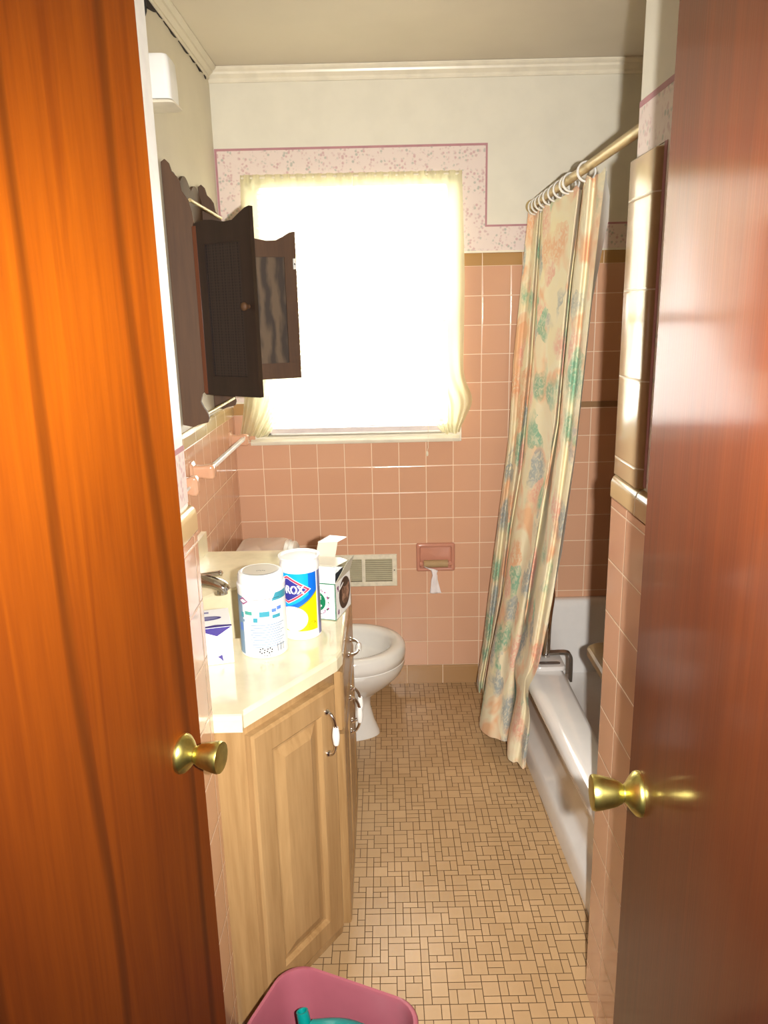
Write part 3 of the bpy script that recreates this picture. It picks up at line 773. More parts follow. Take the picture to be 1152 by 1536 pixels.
# rear canister, front label
t2_, c2, ld2 = canister('wipes_canister', 'taller wipes canister with blue and yellow front label, next to the green and white box', -.2035, 1.686, .0445, .193, .030, m_pwhite, True)
bm = B(); c = c2; import math as _m
uR, uL = .040, -.085
def arc(u): return .070 + .046 * (max(0, u + .035) / (uR + .035)) ** 1.5
nU = 36
def band(fn0, fn1, off, mi, a=uL, b=uR, n=nU):
    prev = None
    for i in range(n + 1):
        u = a + (b - a) * i / n; cur = (bm.verts.new(c.P(u, fn0(u), off)), bm.verts.new(c.P(u, fn1(u), off)))
        if prev: f = bm.faces.new((prev[0], cur[0], cur[1], prev[1])); f.material_index = mi
        prev = cur
band(lambda u: .022, arc, .0002, 0)
band(lambda u: arc(u) - .0, lambda u: .160, .0004, 1)
band(lambda u: arc(u) + .012 + .0005 * 0, lambda u: .160, .0005, 2, uL, .018)
band(lambda u: arc(u) - .003, lambda u: arc(u), .0005, 8)
c.disc(bm, -.022, .052, .030, .0005, 3, 24, 1.2)

c.rows(bm, [(.006, .0445, .062), (.160, .0445, .062)], .0003, 4)
c.rows(bm, [(.030, .050, .058), (.120, .050, .058)], .0005, 9)
def dia(sz, off, mi, uc=-.031, vc=.122):
    c.rows(bm, [(vc + .60 * sz * q / 14, uc - sz * (1.0 - .98 * abs(q) / 14) ** .9, uc + sz * (1.0 - .98 * abs(q) / 14) ** .9) for q in range(-14, 15)], off, mi)
dia(.0555, .0007, 3); dia(.0530, .0009, 5); dia(.0450, .0011, 3); dia(.0435, .0013, 6)
c.text(bm, 'CLOROX', -.0345, .1215, .0250, .0016, 3, .0010, .80)
c.text(bm, 'WIPES', .000, .0665, .0065, .0009, 7, .0)
c.disc(bm, .026, .034, .0105, .0005, 8, 20); c.disc(bm, .026, .034, .0092, .0007, 0, 20)
c.rows(bm, [(.028, .020, .022), (.040, .029, .033), (.041, .032, .033)], .0009, 8); c.rows(bm, [(.030, .027, .028), (.038, .023, .0245)], .0009, 8)
obj('label_print', bm, [m_yellow, m_blue, m_sky, m_pwhite, m_lav, m_red, m_navy, m_gray, m_olive, m_gray], t2_)

# tissue box, left
bm = B(); R_ = Matrix.Translation((-.392, 1.575, 0)) @ Matrix.Rotation(radians(15), 4, 'Z')
box(bm, -.058, .044, -.055, .055, .8206, .905, 0, R_)
tb = tag(obj('tissue_box', bm, m_pwhite, bev=.001), 'small white carton with purple markings beside the backwards wipes canister', 'box')
bm = B(); z = .9054
add(bm, [(.034 * cos(q * pi / 12) * .9 - .005, .012 * sin(q * pi / 12) + .0, z) for q in range(24)], [tuple(range(24))], 1, R_)
add(bm, [(.026 * cos(q * pi / 12) * .9 - .005, .007 * sin(q * pi / 12) + .0, z + .0003) for q in range(24)], [tuple(range(24))], 2, R_)
add(bm, [(-.030, .040, z), (.0, .040, z), (.0, .030, z), (-.030, .030, z)], [(0, 1, 2, 3)], 2, R_)
y = -.0554
add(bm, [(-.034, y, .9045), (.044, y, .9045), (.012, y, .885)], [(0, 1, 2)], 1, R_)
add(bm, [(-.034, -.055, z), (.044, -.055, z), (.044, -.046, z), (.010, -.040, z), (-.030, -.050, z)], [(0, 1, 2, 3, 4)], 1, R_)
add(bm, [(-.040, y, .857), (-.028, y, .850), (-.020, y, .842), (-.026, y, .847)], [(0, 1, 2, 3)], 1, R_)
add(bm, [(.010, y, .838), (.020, y, .842), (.022, y, .825), (.016, y, .833)], [(0, 1, 2, 3)], 1, R_)
obj('carton_print', bm, [m_pwhite, m_purple, m_lav], tb)

# soap carton with open flaps
sb = thing('soap_box', 'open white soap carton with green round emblem at the counter edge', 'box', (-.150, 1.81, .8206))
R_ = Matrix.Translation((-.1285, 1.755, .8206)) @ Matrix.Rotation(radians(-16), 4, 'Z')
Wd, Dp, Hh = .085, .112, .094; th = .0012
bm = B()
box(bm, -Wd, 0, 0, th, .0003, Hh, 0, R_); box(bm, -Wd, 0, Dp - th, Dp, .0003, Hh, 0, R_); box(bm, -Wd, -Wd + th, 0, Dp, .0003, Hh, 0, R_); box(bm, -th, 0, 0, Dp, .0003, Hh, 0, R_); box(bm, -Wd, 0, 0, Dp, .0003, .0015, 0, R_)
obj('carton', bm, m_pwhite, sb)
bm = B()
box(bm, -Wd, 0, .0, th, Hh, Hh + .040, 0, R_ @ Matrix.Translation((0, 0, Hh)) @ Matrix.Rotation(radians(-8), 4, 'X') @ Matrix.Translation((0, 0, -Hh)))
fl = obj('front_flap', bm, m_pwhite, sb)
bm = B(); Rf = R_ @ Matrix.Translation((0, .012, Hh + .040))
prism(bm, [(-Wd, 0), (0, 0), (.016, .040), (-.006, .052), (-Wd + .006, .050)], 0, .001, 'XY', 0, Rf @ Matrix.Rotation(radians(6), 4, 'X')); obj('tuck_flap', bm, m_trim, sb)
bm = B(); Rb = R_ @ Matrix.Translation((-Wd + .004, Dp - .06, Hh + .03)) @ Matrix.Rotation(radians(30), 4, 'Z')
prism(bm, [(0, -.04), (.052, -.04), (.070, .050), (.022, .056)], 0, .001, 'XZ', 0, Rb); obj('rear_flap', bm, m_inner, sb)
bm = B(); prism(bm, [(.020, .053), (.070, .050), (.092, .060), (.050, .068)], -.004, .001, 'XZ', 0, Rb); obj('flap_edge', bm, m_pwhite, sb)
bm = B(); prism(bm, [(.0, 0), (Dp, 0), (Dp + .006, .038), (.07, .036)], 0, .001, 'YZ', 0, R_ @ Matrix.Translation((0, 0, Hh)) @ Matrix.Rotation(radians(14), 4, 'Y')); obj('side_flap', bm, m_inner, sb)
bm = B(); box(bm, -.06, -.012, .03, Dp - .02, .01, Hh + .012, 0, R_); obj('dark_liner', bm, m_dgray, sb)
bm = B()
fy = -.0006; cxx, czz = -.052, .046
def fdisc(bm, x, z_, r, y, mi, n=28, sx=1): add(bm, [(x + r * sx * cos(2 * pi * q / n), y, z_ + r * sin(2 * pi * q / n)) for q in range(n)], [tuple(range(n))], mi, R_)
fdisc(bm, cxx, czz, .0415, fy, 2); fdisc(bm, cxx, czz, .0408, fy - .0001, 0)
rr = random.Random(4)
for q in range(46):
    a_ = rr.random() * 2 * pi; r_ = .0325 + rr.random() * .005; fdisc(bm, cxx + r_ * cos(a_), czz + r_ * sin(a_), .0012 + .0016 * rr.random(), fy - .0003, 3 if q % 3 else 1, 7)
fdisc(bm, cxx, czz, .0265, fy - .0003, 1)
for s_, zz, sz in (('ONE', .056, .011), ('BAR', .045, .011), ('SOAP', .034, .010)):
    vs, fs = text_mesh(s_, sz, 0, .0004); add(bm, [(cxx + .004 + x, fy - .0006, zz + y_) for x, y_, _ in vs], fs, 0, R_)
for a_ in ((-Wd, 0, Hh - .0028, Hh), (-Wd, 0, 0.0006, .0020), (-.0020, 0, 0, Hh)):
    add(bm, [(a_[0], fy - .0001, a_[2]), (a_[1], fy - .0001, a_[2]), (a_[1], fy - .0001, a_[3]), (a_[0], fy - .0001, a_[3])], [(0, 1, 2, 3)], 1, R_)
fxx = .0006
def sdisc(bm, y, z_, ry, rz, x, mi, n=26, t0=0): add(bm, [(x, y + ry * cos(2 * pi * q / n) * cos(t0) - rz * sin(2 * pi * q / n) * sin(t0), z_ + ry * cos(2 * pi * q / n) * sin(t0) + rz * sin(2 * pi * q / n) * cos(t0)) for q in range(n)], [tuple(range(n))], mi, R_)
sdisc(bm, .066, .050, .042, .040, fxx, 4); sdisc(bm, .072, .050, .030, .030, fxx + .0003, 5); sdisc(bm, .075, .074, .022, .010, fxx + .0004, 4); sdisc(bm, .040, .074, .018, .003, fxx + .0006, 0, t0=.3)
for q in range(8): sdisc(bm, .012 + .008 * rr.random(), .068 + .012 * rr.random(), .003, .003, fxx + .0002, 3, 7); sdisc(bm, .010 + .01 * rr.random(), .012 + .008 * rr.random(), .003, .003, fxx + .0002, 3, 7)
add(bm, [(fxx, 0, 0), (fxx, .0018, 0), (fxx, .0018, Hh), (fxx, 0, Hh)], [(0, 1, 2, 3)], 1, R_)
obj('carton_print', bm, [m_pwhite, m_green, m_gray, m_plum, col('choc_dark', (.05, .02, .015, 1)), m_cookie], sb)

# ------------------------------------------------------------------ toilet
to = thing('toilet', 'white porcelain toilet with raised seat between vanity and window wall', 'toilet', (-.25, 2.64, 0)); ty = 2.640
bm = B()
def egg(cx, ax, ay, z, n=56, back=None):
    out = []
    for k in range(n):
        a_ = 2 * pi * k / n; x = cos(a_) * ax; 
        if back is not None and x < 0: x = cos(a_) * back
        out.append((cx + x, ty + ay * sin(a_), z))
    return out
rg = [egg(-.205, .160, .072, .001, back=.19), egg(-.205, .158, .072, .015, back=.19), egg(-.215, .150, .068, .06, back=.18), egg(-.225, .147, .068, .12, back=.175), egg(-.225, .150, .072, .155, back=.175), egg(-.205, .172, .105, .190, back=.18), egg(-.18, .190, .135, .225, back=.185),
      egg(-.155, .196, .160, .262, back=.19), egg(-.142, .196, .176, .295, back=.20), egg(-.14, .195, .180, .312, back=.21), egg(-.14, .191, .178, .314, back=.21), egg(-.14, .1955, .182, .317, back=.21), egg(-.14, .198, .183, .340, back=.21), egg(-.14, .196, .181, .362, back=.21),
      egg(-.14, .187, .173, .373, back=.205), egg(-.145, .168, .156, .375, back=.19), egg(-.145, .152, .138, .369, back=.12), egg(-.145, .146, .130, .352, back=.115), egg(-.150, .142, .124, .312, back=.11), egg(-.150, .134, .116, .300, back=.105), egg(-.155, .115, .098, .292, back=.095), egg(-.155, .090, .075, .22, back=.07), egg(-.155, .05, .045, .18, back=.04)]
loft(bm, rg); obj('bowl', bm, m_porc, to, smooth=True, angle=60)
bm = B(); box(bm, -.42, -.26, ty - .10, ty + .10, .27, .352); 
bx = obj('bowl_deck', bm, m_porc, to, bev=.02)
bm = B(); rt = lambda k, z, e=0: r3(rrect(-.462, ty, .085 + e - k, .200 + e - k, .03, 6), z)
loft(bm, [rt(.012, .352), rt(.008, .38), rt(0, .675), rt(0, .687)]); obj('tank', bm, m_porc, to, smooth=True)
bm = B(); loft(bm, [rt(0, .6875, .006), rt(0, .707, .008), rt(.004, .717, .008), rt(.012, .721, .008)]); obj('tank_lid', bm, m_porc, to, smooth=True)
def vring(x, r0, r1, th, cz, name, hole=True, tilt=0):
    bm = B(); n = 48
    def rg_(xx, a_, b_): return [(xx - (cz + b_ * sin(2 * pi * k / n) - .41) * tilt, ty + a_ * cos(2 * pi * k / n), cz + b_ * sin(2 * pi * k / n)) for k in range(n)]
    if hole: rs = [rg_(x, r0, r0), rg_(x - .002, r0 - .006, r0 - .006), rg_(x - .002, r1 + .006, r1 + .006), rg_(x, r1, r1), rg_(x + th, r1, r1), rg_(x + th + .003, r1 + .01, r1 + .01), rg_(x + th + .003, r0 - .01, r0 - .01), rg_(x + th, r0, r0), rg_(x, r0, r0)]; loft(bm, rs, False, False)
    else: rs = [rg_(x, r0, r0), rg_(x - .004, r0 - .01, r0 - .01), rg_(x - .004, .01, .01)]; rs = [rg_(x - .004, .01, .01), rg_(x - .004, r0 - .012, r0 - .012), rg_(x, r0, r0), rg_(x + th, r0, r0), rg_(x + th + .003, r0 - .012, r0 - .012), rg_(x + th + .003, .01, .01)]; loft(bm, rs)
    bmesh.ops.remove_doubles(bm, verts=bm.verts, dist=1e-6)
    return obj(name, bm, m_plastic, to, smooth=True, angle=60)
vring(-.322, .183, .12, .016, .573, 'seat_ring', True, .08); vring(-.343, .187, 0, .012, .575, 'seat_lid', False, .06)
for s in (-1, 1):
    bm = B(); tube(bm, [(-.335, ty + s * .07 - .02, .365), (-.335, ty + s * .07 + .02, .365)], .012, 12)
    obj('seat_hinge', bm, m_plastic, to, smooth=True)

# ------------------------------------------------------------------ wall cabinet above the toilet
wc = thing('wall_cabinet', 'dark walnut wall cabinet with scalloped sides, both doors swung open', 'cabinet', (XL + .04, 2.52, 1.23))
Xf = -.520
def side_profile():
    P = [(-.5985, 1.232), (-.5985, 1.955), (-.588, 1.962), (-.578, 1.952), (-.572, 1.930), (-.560, 1.918), (-.552, 1.905), (-.548, 1.880), (-.540, 1.868), (-.531, 1.852), (-.524, 1.825), (Xf, 1.792), (Xf, 1.335), (-.535, 1.322), (-.541, 1.300), (-.534, 1.283), (-.524, 1.268), (Xf, 1.252), (-.525, 1.238), (-.545, 1.234), (-.570, 1.226)]
    return P
for yy in (2.288, 2.728):
    bm = B(); prism(bm, side_profile(), yy, yy + .013, 'XZ'); obj('side_panel', bm, m_walnut, wc, bev=.001)
bm = B(); pts = [(2.301, 1.33), (2.728, 1.33)]
n_ = 40; top = []
for k in range(n_ + 1):
    s = k / n_; top.append((2.728 - s * .427, 1.905 + .030 * abs(sin(s * pi * 3.0)) + .018 * sin(s * pi)))
prism(bm, pts + top, -.5985, -.590, 'YZ'); obj('back_panel', bm, m_walnut, wc)
bm = B()
for zz in (1.775, 1.56, 1.335): box(bm, -.590, -.522, 2.301, 2.728, zz, zz + .012)
obj('shelf', bm, m_walnut, wc)
for zz, xx in ((1.857, -.530), (1.263, -.528)):
    bm = B(); tube(bm, [(xx, 2.3005, zz), (xx, 2.7285, zz)], .005, 12); obj('rail', bm, m_rod, wc, smooth=True)
def cab_door(hx, hy, tx, ty_, back, name='door'):
    d = Vector((tx - hx, ty_ - hy, 0)); w = d.length; d.normalize(); nrm = Vector((d.y, -d.x, 0))  # faces -Y
    Mx = frameM((hx, hy, 0), d, nrm)
    tops = [(0, 1.792), (.15, 1.800), (.35, 1.796), (.55, 1.788), (.70, 1.790), (.82, 1.802), (.92, 1.816), (1, 1.820)]
    zb, s = 1.322, .042; bm = B(); T_ = .014
    # stiles and rails as one frame
    box(bm, 0, s * .9, 0, T_, zb, 1.785, 0, Mx)
    prism(bm, [(w - s, zb), (w, zb), (w, 1.820), (w * .92, 1.816), (w - s, 1.803)], 0, T_, 'XZ', 0, Mx)
    box(bm, s * .9, w - s, 0, T_, zb, zb + .055, 0, Mx)
    tp = [(s * .9, 1.735), (w - s, 1.735), (w - s, 1.803), (w * .70, 1.790), (w * .55, 1.788), (w * .35, 1.796), (s * .9, 1.7985), (0, 1.792), (0, 1.784), (s * .9, 1.784)]
    prism(bm, tp, 0, T_, 'XZ', 0, Mx)
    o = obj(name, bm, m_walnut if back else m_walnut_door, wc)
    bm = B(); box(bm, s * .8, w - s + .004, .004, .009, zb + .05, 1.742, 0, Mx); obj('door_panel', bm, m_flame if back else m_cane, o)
    return o, Mx, w
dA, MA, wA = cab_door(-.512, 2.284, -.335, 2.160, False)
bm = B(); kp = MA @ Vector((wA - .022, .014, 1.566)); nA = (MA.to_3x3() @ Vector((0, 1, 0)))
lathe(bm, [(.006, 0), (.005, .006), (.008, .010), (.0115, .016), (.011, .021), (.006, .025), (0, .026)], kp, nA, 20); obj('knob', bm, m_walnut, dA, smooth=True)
bm = B(); box(bm, -.004, .010, -.006, .0155, 1.325, 1.785, 0, MA); obj('door_edge', bm, m_walnut_lit, dA)  # the door's own edge, its lit reddish look painted in
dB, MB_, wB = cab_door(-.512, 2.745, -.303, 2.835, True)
bm = B(); box(bm, wB - .012, wB - .003, .014, .020, 1.695, 1.730, 0, MB_); lathe(bm, [(.003, 0), (.003, .001)], MB_ @ Vector((wB - .0075, .020, 1.712)), MB_.to_3x3() @ Vector((0, 1, 0)), 10, 1)
cc = obj('catch', bm, [m_plastic, m_dgray], dB, bev=.001); cc['label'] = 'white door catch'

# towel bars
def holder(bm, y, z, x1=-.527, hw=.020, hz=.024):
    rings = []
    for x, k in ((XL + .0085, 1.35), (XL + .013, 1.3), (XL + .018, .85), (XL + .04, .8), (x1 - .012, .95), (x1, .95), (x1 + .006, .7)):
        rings.append([(x, y + a_, z + b_) for a_, b_ in rrect(0, 0, hw * k, hz * k, hw * k * .55, 5)])
    loft(bm, rings)
tw = thing('towel_bar', 'white towel bar between peach ceramic posts beneath the dark wall cabinet', 'towel bar', (XL + .04, 2.62, 1.06), 'towel bars on the left wall')
for y in (2.318, 2.925):
    bm = B(); holder(bm, y, 1.085); obj('post', bm, m_ceramic, tw, smooth=True, angle=50)
bm = B(); box(bm, -.545, -.531, 2.336, 2.908, 1.084, 1.098); obj('bar', bm, m_plastic, tw, bev=.003)
tw2 = thing('towel_bar', 'end of a second thinner towel bar nearer the sink, mostly behind the entrance wall', 'towel bar', (XL + .04, 1.9, 1.06), 'towel bars on the left wall')
for y in (2.145, 1.62):
    bm = B(); holder(bm, y, 1.078, -.538, .016, .030); obj('post', bm, m_ceramic, tw2, smooth=True, angle=50)
bm = B(); tube(bm, [(-.556, 1.632, 1.075), (-.556, 2.132, 1.075)], .0045, 12); obj('bar', bm, m_plastic, tw2, smooth=True)

# light fixture high on the left wall
lf = thing('wall_light', 'small white wall light high on the left wall under the crown moulding', 'light', (-.55, 2.11, 2.05))
bm = B(); sx = lambda k, z, ky=0: r3(rrect(-.551 , 2.115, .048 + k, .045 + k, .014, 5), z)
loft(bm, [sx(0, 2.058), sx(.0, 2.10), sx(-.002, 2.15), sx(-.006, 2.158), sx(-.016, 2.161)]); obj('shade', bm, m_plastic, lf, smooth=True)
bm = B(); loft(bm, [sx(.002, 2.056), sx(.006, 2.052), sx(.006, 2.048), sx(.0, 2.046)]); obj('bottom_rim', bm, m_trim, lf, smooth=True)
bm = B(); tube(bm, smoothpath([(-.585, 2.165, 2.12), (-.588, 2.18, 2.19), (-.590, 2.20, 2.22), (-.592, 2.19, 2.26), (-.590, 2.235, 2.30), (-.594, 2.25, 2.345)], 5), .0035, 8); obj('power_cord', bm, m_black, lf, smooth=True)

# ------------------------------------------------------------------ vent register and paper holder
vt = thing('vent_register', 'almond metal air register low on the pink tile wall', 'vent', (-.10, D - .012, .446))
x0, x1, z0_, z1_ = -.239, .036, .446, .583; yv = tf - .0005; bm = B()
def vr(k, y): return [(x0 + k, y, z0_ + k), (x1 - k, y, z0_ + k), (x1 - k, y, z1_ - k), (x0 + k, y, z1_ - k)]
loft(bm, [vr(0, yv), vr(0, yv - .004), vr(.002, yv - .006), vr(.018, yv - .006), vr(.020, yv - .004), vr(.020, yv)], False, False)
box(bm, (x0 + x1) / 2 - .007, (x0 + x1) / 2 + .007, yv - .0058, yv, z0_ + .019, z1_ - .019)
obj('frame', bm, m_vent, vt)
bm = B()
for k in range(11):
    z = z0_ + .025 + k * .0088; add(bm, [(x0 + .02, yv - .0045, z), (x1 - .02, yv - .0045, z), (x1 - .02, yv - .0006, z + .006), (x0 + .02, yv - .0006, z + .006)], [(0, 1, 2, 3)], 0)
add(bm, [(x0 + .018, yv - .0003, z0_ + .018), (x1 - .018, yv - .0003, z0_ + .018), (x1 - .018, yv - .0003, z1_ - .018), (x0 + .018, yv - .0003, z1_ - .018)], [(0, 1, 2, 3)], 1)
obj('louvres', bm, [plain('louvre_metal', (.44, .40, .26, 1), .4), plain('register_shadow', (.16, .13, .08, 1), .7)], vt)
bm = B(); lathe(bm, [(.003, 0), (.002, .001)], (x1 - .011, yv - .006, .515), (0, -1, 0), 8); obj('screw', bm, m_dgray, vt)

ph = thing('toilet_paper_holder', 'rose ceramic toilet paper holder with nearly empty roll on the tiles', 'paper holder', (.195, D - .02, .511))
x0, x1, z0_, z1_ = .116, .274, .508, .627; bm = B()
def rr2(k, y): return [(x, y, z) for x, z in rrect((x0 + x1) / 2, (z0_ + z1_) / 2, (x1 - x0) / 2 - k, (z1_ - z0_) / 2 - k, max(.004, .008 - k * .1), 4)]
loft(bm, [rr2(0, yv), rr2(0, yv - .008), rr2(.003, yv - .012), rr2(.010, yv - .014), rr2(.014, yv - .011), rr2(.017, yv - .003), rr2(.022, yv - .0015)]); obj('frame', bm, m_ceramic_p, ph, smooth=True, angle=50)
for xx in (x0 + .021, x1 - .021):
    bm = B(); lathe(bm, [(.011, -.006), (.012, 0), (.009, .005)], (xx, yv - .014, .543), (1, 0, 0), 16); tube(bm, [(xx, yv, .543), (xx, yv - .014, .543)], .008, 12); obj('post', bm, m_ceramic_p, ph, smooth=True)
bm = B(); lathe(bm, [(.0, 0), (.0155, 0), (.0155, .098), (.0, .098)], (x0 + .030, yv - .0175, .543), (1, 0, 0), 28); roll = obj('paper_roll', bm, m_card, smooth=True); tag(roll, 'bare brown cardboard roll core with a white paper scrap, in the rose ceramic holder', 'toilet roll')
bm = B(); n_ = 14; gr = []
cl = [(.172, .529), (.178, .520), (.186, .512), (.190, .500), (.188, .480), (.190, .455), (.192, .428), (.192, .420)]; wd = [.030, .020, .012, .010, .013, .017, .022, .024]
yo = yv - .0345
for k, (x, z) in enumerate(cl):
    row = []
    for q in range(9):
        s = q / 8 * 2 - 1; row.append(bm.verts.new((x + s * wd[k], yo + .0035 * sin(s * 4 + k) - .0005 * k, z + .004 * abs(s) * (k == 7) + (.010 * s if k < 3 else 0) * -1)))
    gr.append(row)
for k in range(7):
    for q in range(8): bm.faces.new((gr[k][q], gr[k][q + 1], gr[k + 1][q + 1], gr[k + 1][q]))
ob = obj('paper_tail', bm, m_paper, roll, smooth=True, angle=180); ob['label'] = 'last twisted scrap of white toilet paper'
sd = ob.modifiers.new('s', 'SOLIDIFY'); sd.thickness = .0006

# ------------------------------------------------------------------ bathtub
def outx(y): return .440 + .05 * max(-.2, min(.9, 2.42 - y))
def tub_ring(x0f, x1_, y0_, y1_, r, z, lower=0, n=10, m_=18):
    """closed ring: front side (-X) follows x0f(y)"""
    pts = []
    ys = [y0_ + r + (y1_ - y0_ - 2 * r) * k / m_ for k in range(m_ + 1)]
    for y in ys: pts.append((x0f(y), y))
    for k in range(1, n): a_ = k / n * pi / 2; pts.append((x0f(y1_ - r) + r * (1 - cos(a_)), y1_ - r + r * sin(a_)))
    for k in range(m_ + 1): pts.append((x0f(y1_ - r) + r + (x1_ - r - x0f(y1_ - r) - r) * k / m_, y1_))
    for k in range(1, n): a_ = k / n * pi / 2; pts.append((x1_ - r + r * sin(a_), y1_ - r + r * cos(a_)))
    for y in ys[::-1]: pts.append((x1_, y))
    for k in range(1, n): a_ = k / n * pi / 2; pts.append((x1_ - r * (1 - cos(a_)), y0_ + r - r * sin(a_)))
    for k in range(m_ + 1): pts.append((x1_ - r + (x0f(y0_ + r) + r - x1_ + r) * k / m_, y0_))
    for k in range(1, n): a_ = k / n * pi / 2; pts.append((x0f(y0_ + r) + r * (1 - sin(a_)), y0_ + r - r * cos(a_)))
    return r3(pts, z)
ta, tbY, tR = JRY + .003, tf - .001, XR - .009
def F(o): return lambda y: outx(y) + o
def Fin(v): return lambda y: v
bm = B()
rings = [tub_ring(F(.030), tR, ta, tbY, .006, .001), tub_ring(F(.030), tR, ta, tbY, .006, .012), tub_ring(F(.034), tR, ta, tbY, .006, .050), tub_ring(F(.042), tR, ta, tbY, .006, .075), tub_ring(F(.062), tR, ta, tbY, .006, .092),
         tub_ring(F(.066), tR, ta, tbY, .006, .13), tub_ring(F(.054), tR, ta, tbY, .006, .27), tub_ring(F(.044), tR, ta, tbY, .006, .318), tub_ring(F(.012), tR, ta, tbY, .006, .330), tub_ring(F(.002), tR, ta, tbY, .006, .338), tub_ring(F(.0), tR, ta, tbY, .006, .352), tub_ring(F(.006), tR, ta, tbY, .006, .370), tub_ring(F(.020), tR, ta, tbY, .006, .380), tub_ring(F(.035), tR - .01, ta + .01, tbY - .004, .02, .383),
         tub_ring(Fin(.560), tR - .06, ta + .07, tbY - .035, .09, .383), tub_ring(Fin(.573), tR - .07, ta + .085, tbY - .045, .10, .377), tub_ring(Fin(.583), tR - .08, ta + .10, tbY - .052, .10, .355), tub_ring(Fin(.610), tR - .10, ta + .16, tbY - .07, .12, .20), tub_ring(Fin(.635), tR - .13, ta + .22, tbY - .09, .14, .08), tub_ring(Fin(.69), tR - .18, ta + .30, tbY - .14, .14, .055)]
loft(bm, rings); tub = tag(obj('bathtub', bm, m_tubm, smooth=True, angle=50), 'white enamel bathtub along the right wall behind the floral curtain', 'bathtub')

# clamp-on safety rail
sr = thing('tub_safety_rail', 'chrome safety rail clamped over the bathtub rim beside the curtain', 'grab rail', (.53, 2.42, .384))
bm = B(); rg_ = lambda k, z: r3(rrect(.530, 2.405, .052 - k, .060 - k, .018, 6), z)
loft(bm, [rg_(0, .3835), rg_(0, .392), rg_(.003, .397), rg_(.012, .399)]); obj('clamp_pad', bm, plain('grey_plastic', (.60, .57, .55, 1), .2, coat=.3), sr, smooth=True)
bm = B(); rg_ = lambda k, z: r3(rrect(.530, 2.372, .036 - k, .009 - k, .009 - k, 6), z)
loft(bm, [rg_(0, .3985), rg_(0, .4015), rg_(.003, .4020)]); obj('slot_plate', bm, plain('dark_slot', (.10, .08, .07, 1), .3), sr, smooth=True)
bm = B(); tube(bm, smoothpath([(.529, 2.425, .399), (.531, 2.43, .45), (.534, 2.44, .50), (.542, 2.46, .545), (.556, 2.50, .575), (.570, 2.56, .59), (.575, 2.62, .58), (.575, 2.66, .54), (.572, 2.67, .47), (.550, 2.67, .392)], 5), .0135, 16); obj('hand_rail', bm, m_chrome, sr, smooth=True)
bm = B()
def strap(bm, path, w, th):
    rings = []
    P = smoothpath(path, 5)
    for i, p in enumerate(P):
        d = (P[min(i + 1, len(P) - 1)] - P[max(i - 1, 0)]).normalized(); n1 = Vector((0, 1, 0)); n2 = d.cross(n1).normalized()
        rings.append([p + n1 * (w * a_) + n2 * (th * b_) for a_, b_ in ((-1, -1), (1, -1), (1, 1), (-1, 1))])
    loft(bm, rings)
strap(bm, [(.520, 2.44, .404), (.560, 2.44, .406), (.600, 2.44, .406), (.616, 2.44, .395), (.619, 2.44, .36), (.619, 2.44, .30)], .013, .004); obj('clamp_arm', bm, plain('dark_chrome', (.28, .24, .20, 1), .25, .8), sr, bev=.001)

# bath bench inside the tub
bb = thing('bath_bench', 'tan plastic bath bench standing inside the bathtub, in shadow', 'bench', (.80, 1.95, .06))
bm = B(); rs = lambda k, z: r3(rrect(.755, 1.90, .200 - k, .150 - k, .04, 6), z)
loft(bm, [rs(.004, .590), rs(0, .594), rs(0, .612), rs(.006, .618)]); obj('seat', bm, m_bench, bb, smooth=True)
for x_, y_ in ((.615, 2.005), (.895, 2.005), (.72, 1.80), (.895, 1.80)):
    bm = B(); xe = x_ + (.0 if x_ > .8 else .10); ye = y_ + (-.02 if y_ > 1.9 else .04)
    tube(bm, [(x_, y_, .589), (xe, ye, .09)], .015, 12); lathe(bm, [(.022, 0), (.024, .004), (.018, .035)], (xe, ye, .058), (0, 0, 1), 16); obj('leg', bm, m_bench, bb, smooth=True)

# ------------------------------------------------------------------ shower rod, rings, curtain, liner
RX, RZ = .556, 1.908
bm = B(); tube(bm, [(RX, JRY + .001, RZ), (RX, tf - .0015, RZ)], .0125, 20)
sr_ = tag(obj('shower_rod', bm, m_rod, smooth=True), 'tan shower curtain rod running from entrance wall to window wall', 'curtain rod')
for y_, s_ in ((JRY + .001, 1), (tf - .0015, -1)):
    bm = B(); lathe(bm, [(.024, 0), (.024, .005), (.016, .012), (.014, .02)], (RX, y_, RZ), (0, s_, 0), 20); obj('end_flange', bm, m_rod, sr_, smooth=True)
ring_y = [2.245, 2.42, 2.465, 2.55, 2.63, 2.71, 2.78, 2.85, 2.91, 2.97]
base = None
for i, y_ in enumerate(ring_y):
    if base is None:
        bm = B(); n_ = 28; P = [Vector((RX, y_, RZ - .010)) + Vector((.0240 * cos(2 * pi * k / n_), .004 * sin(2 * pi * k / n_ * 1), .0255 * sin(2 * pi * k / n_))) for k in range(n_)]
        rings = []
        for k, p in enumerate(P):
            d = (P[(k + 1) % n_] - P[k - 1]).normalized(); n1 = Vector((0, 1, 0)); n2 = d.cross(n1).normalized(); n1 = n2.cross(d)
            rings.append([p + n1 * .0080 * cos(q * pi / 4) + n2 * .0030 * sin(q * pi / 4) for q in range(8)])
        rings.append(rings[0]); loft(bm, rings, False, False); bmesh.ops.remove_doubles(bm, verts=bm.verts, dist=1e-6)
        base = obj('curtain_ring', bm, m_plastic, smooth=True, angle=80); o = base
    else:
        o = base.copy(); C.objects.link(o); o.location.y = base.location.y + (y_ - ring_y[0])
    names = ['white curtain ring nearest the camera, alone on the rod', 'front one of the close pair of white curtain rings', 'rear one of the close pair of white curtain rings']
    tag(o, names[i] if i < 3 else 'white plastic curtain ring in the bunched row towards the window wall', 'curtain ring', 'shower curtain rings' if i > 2 else None)
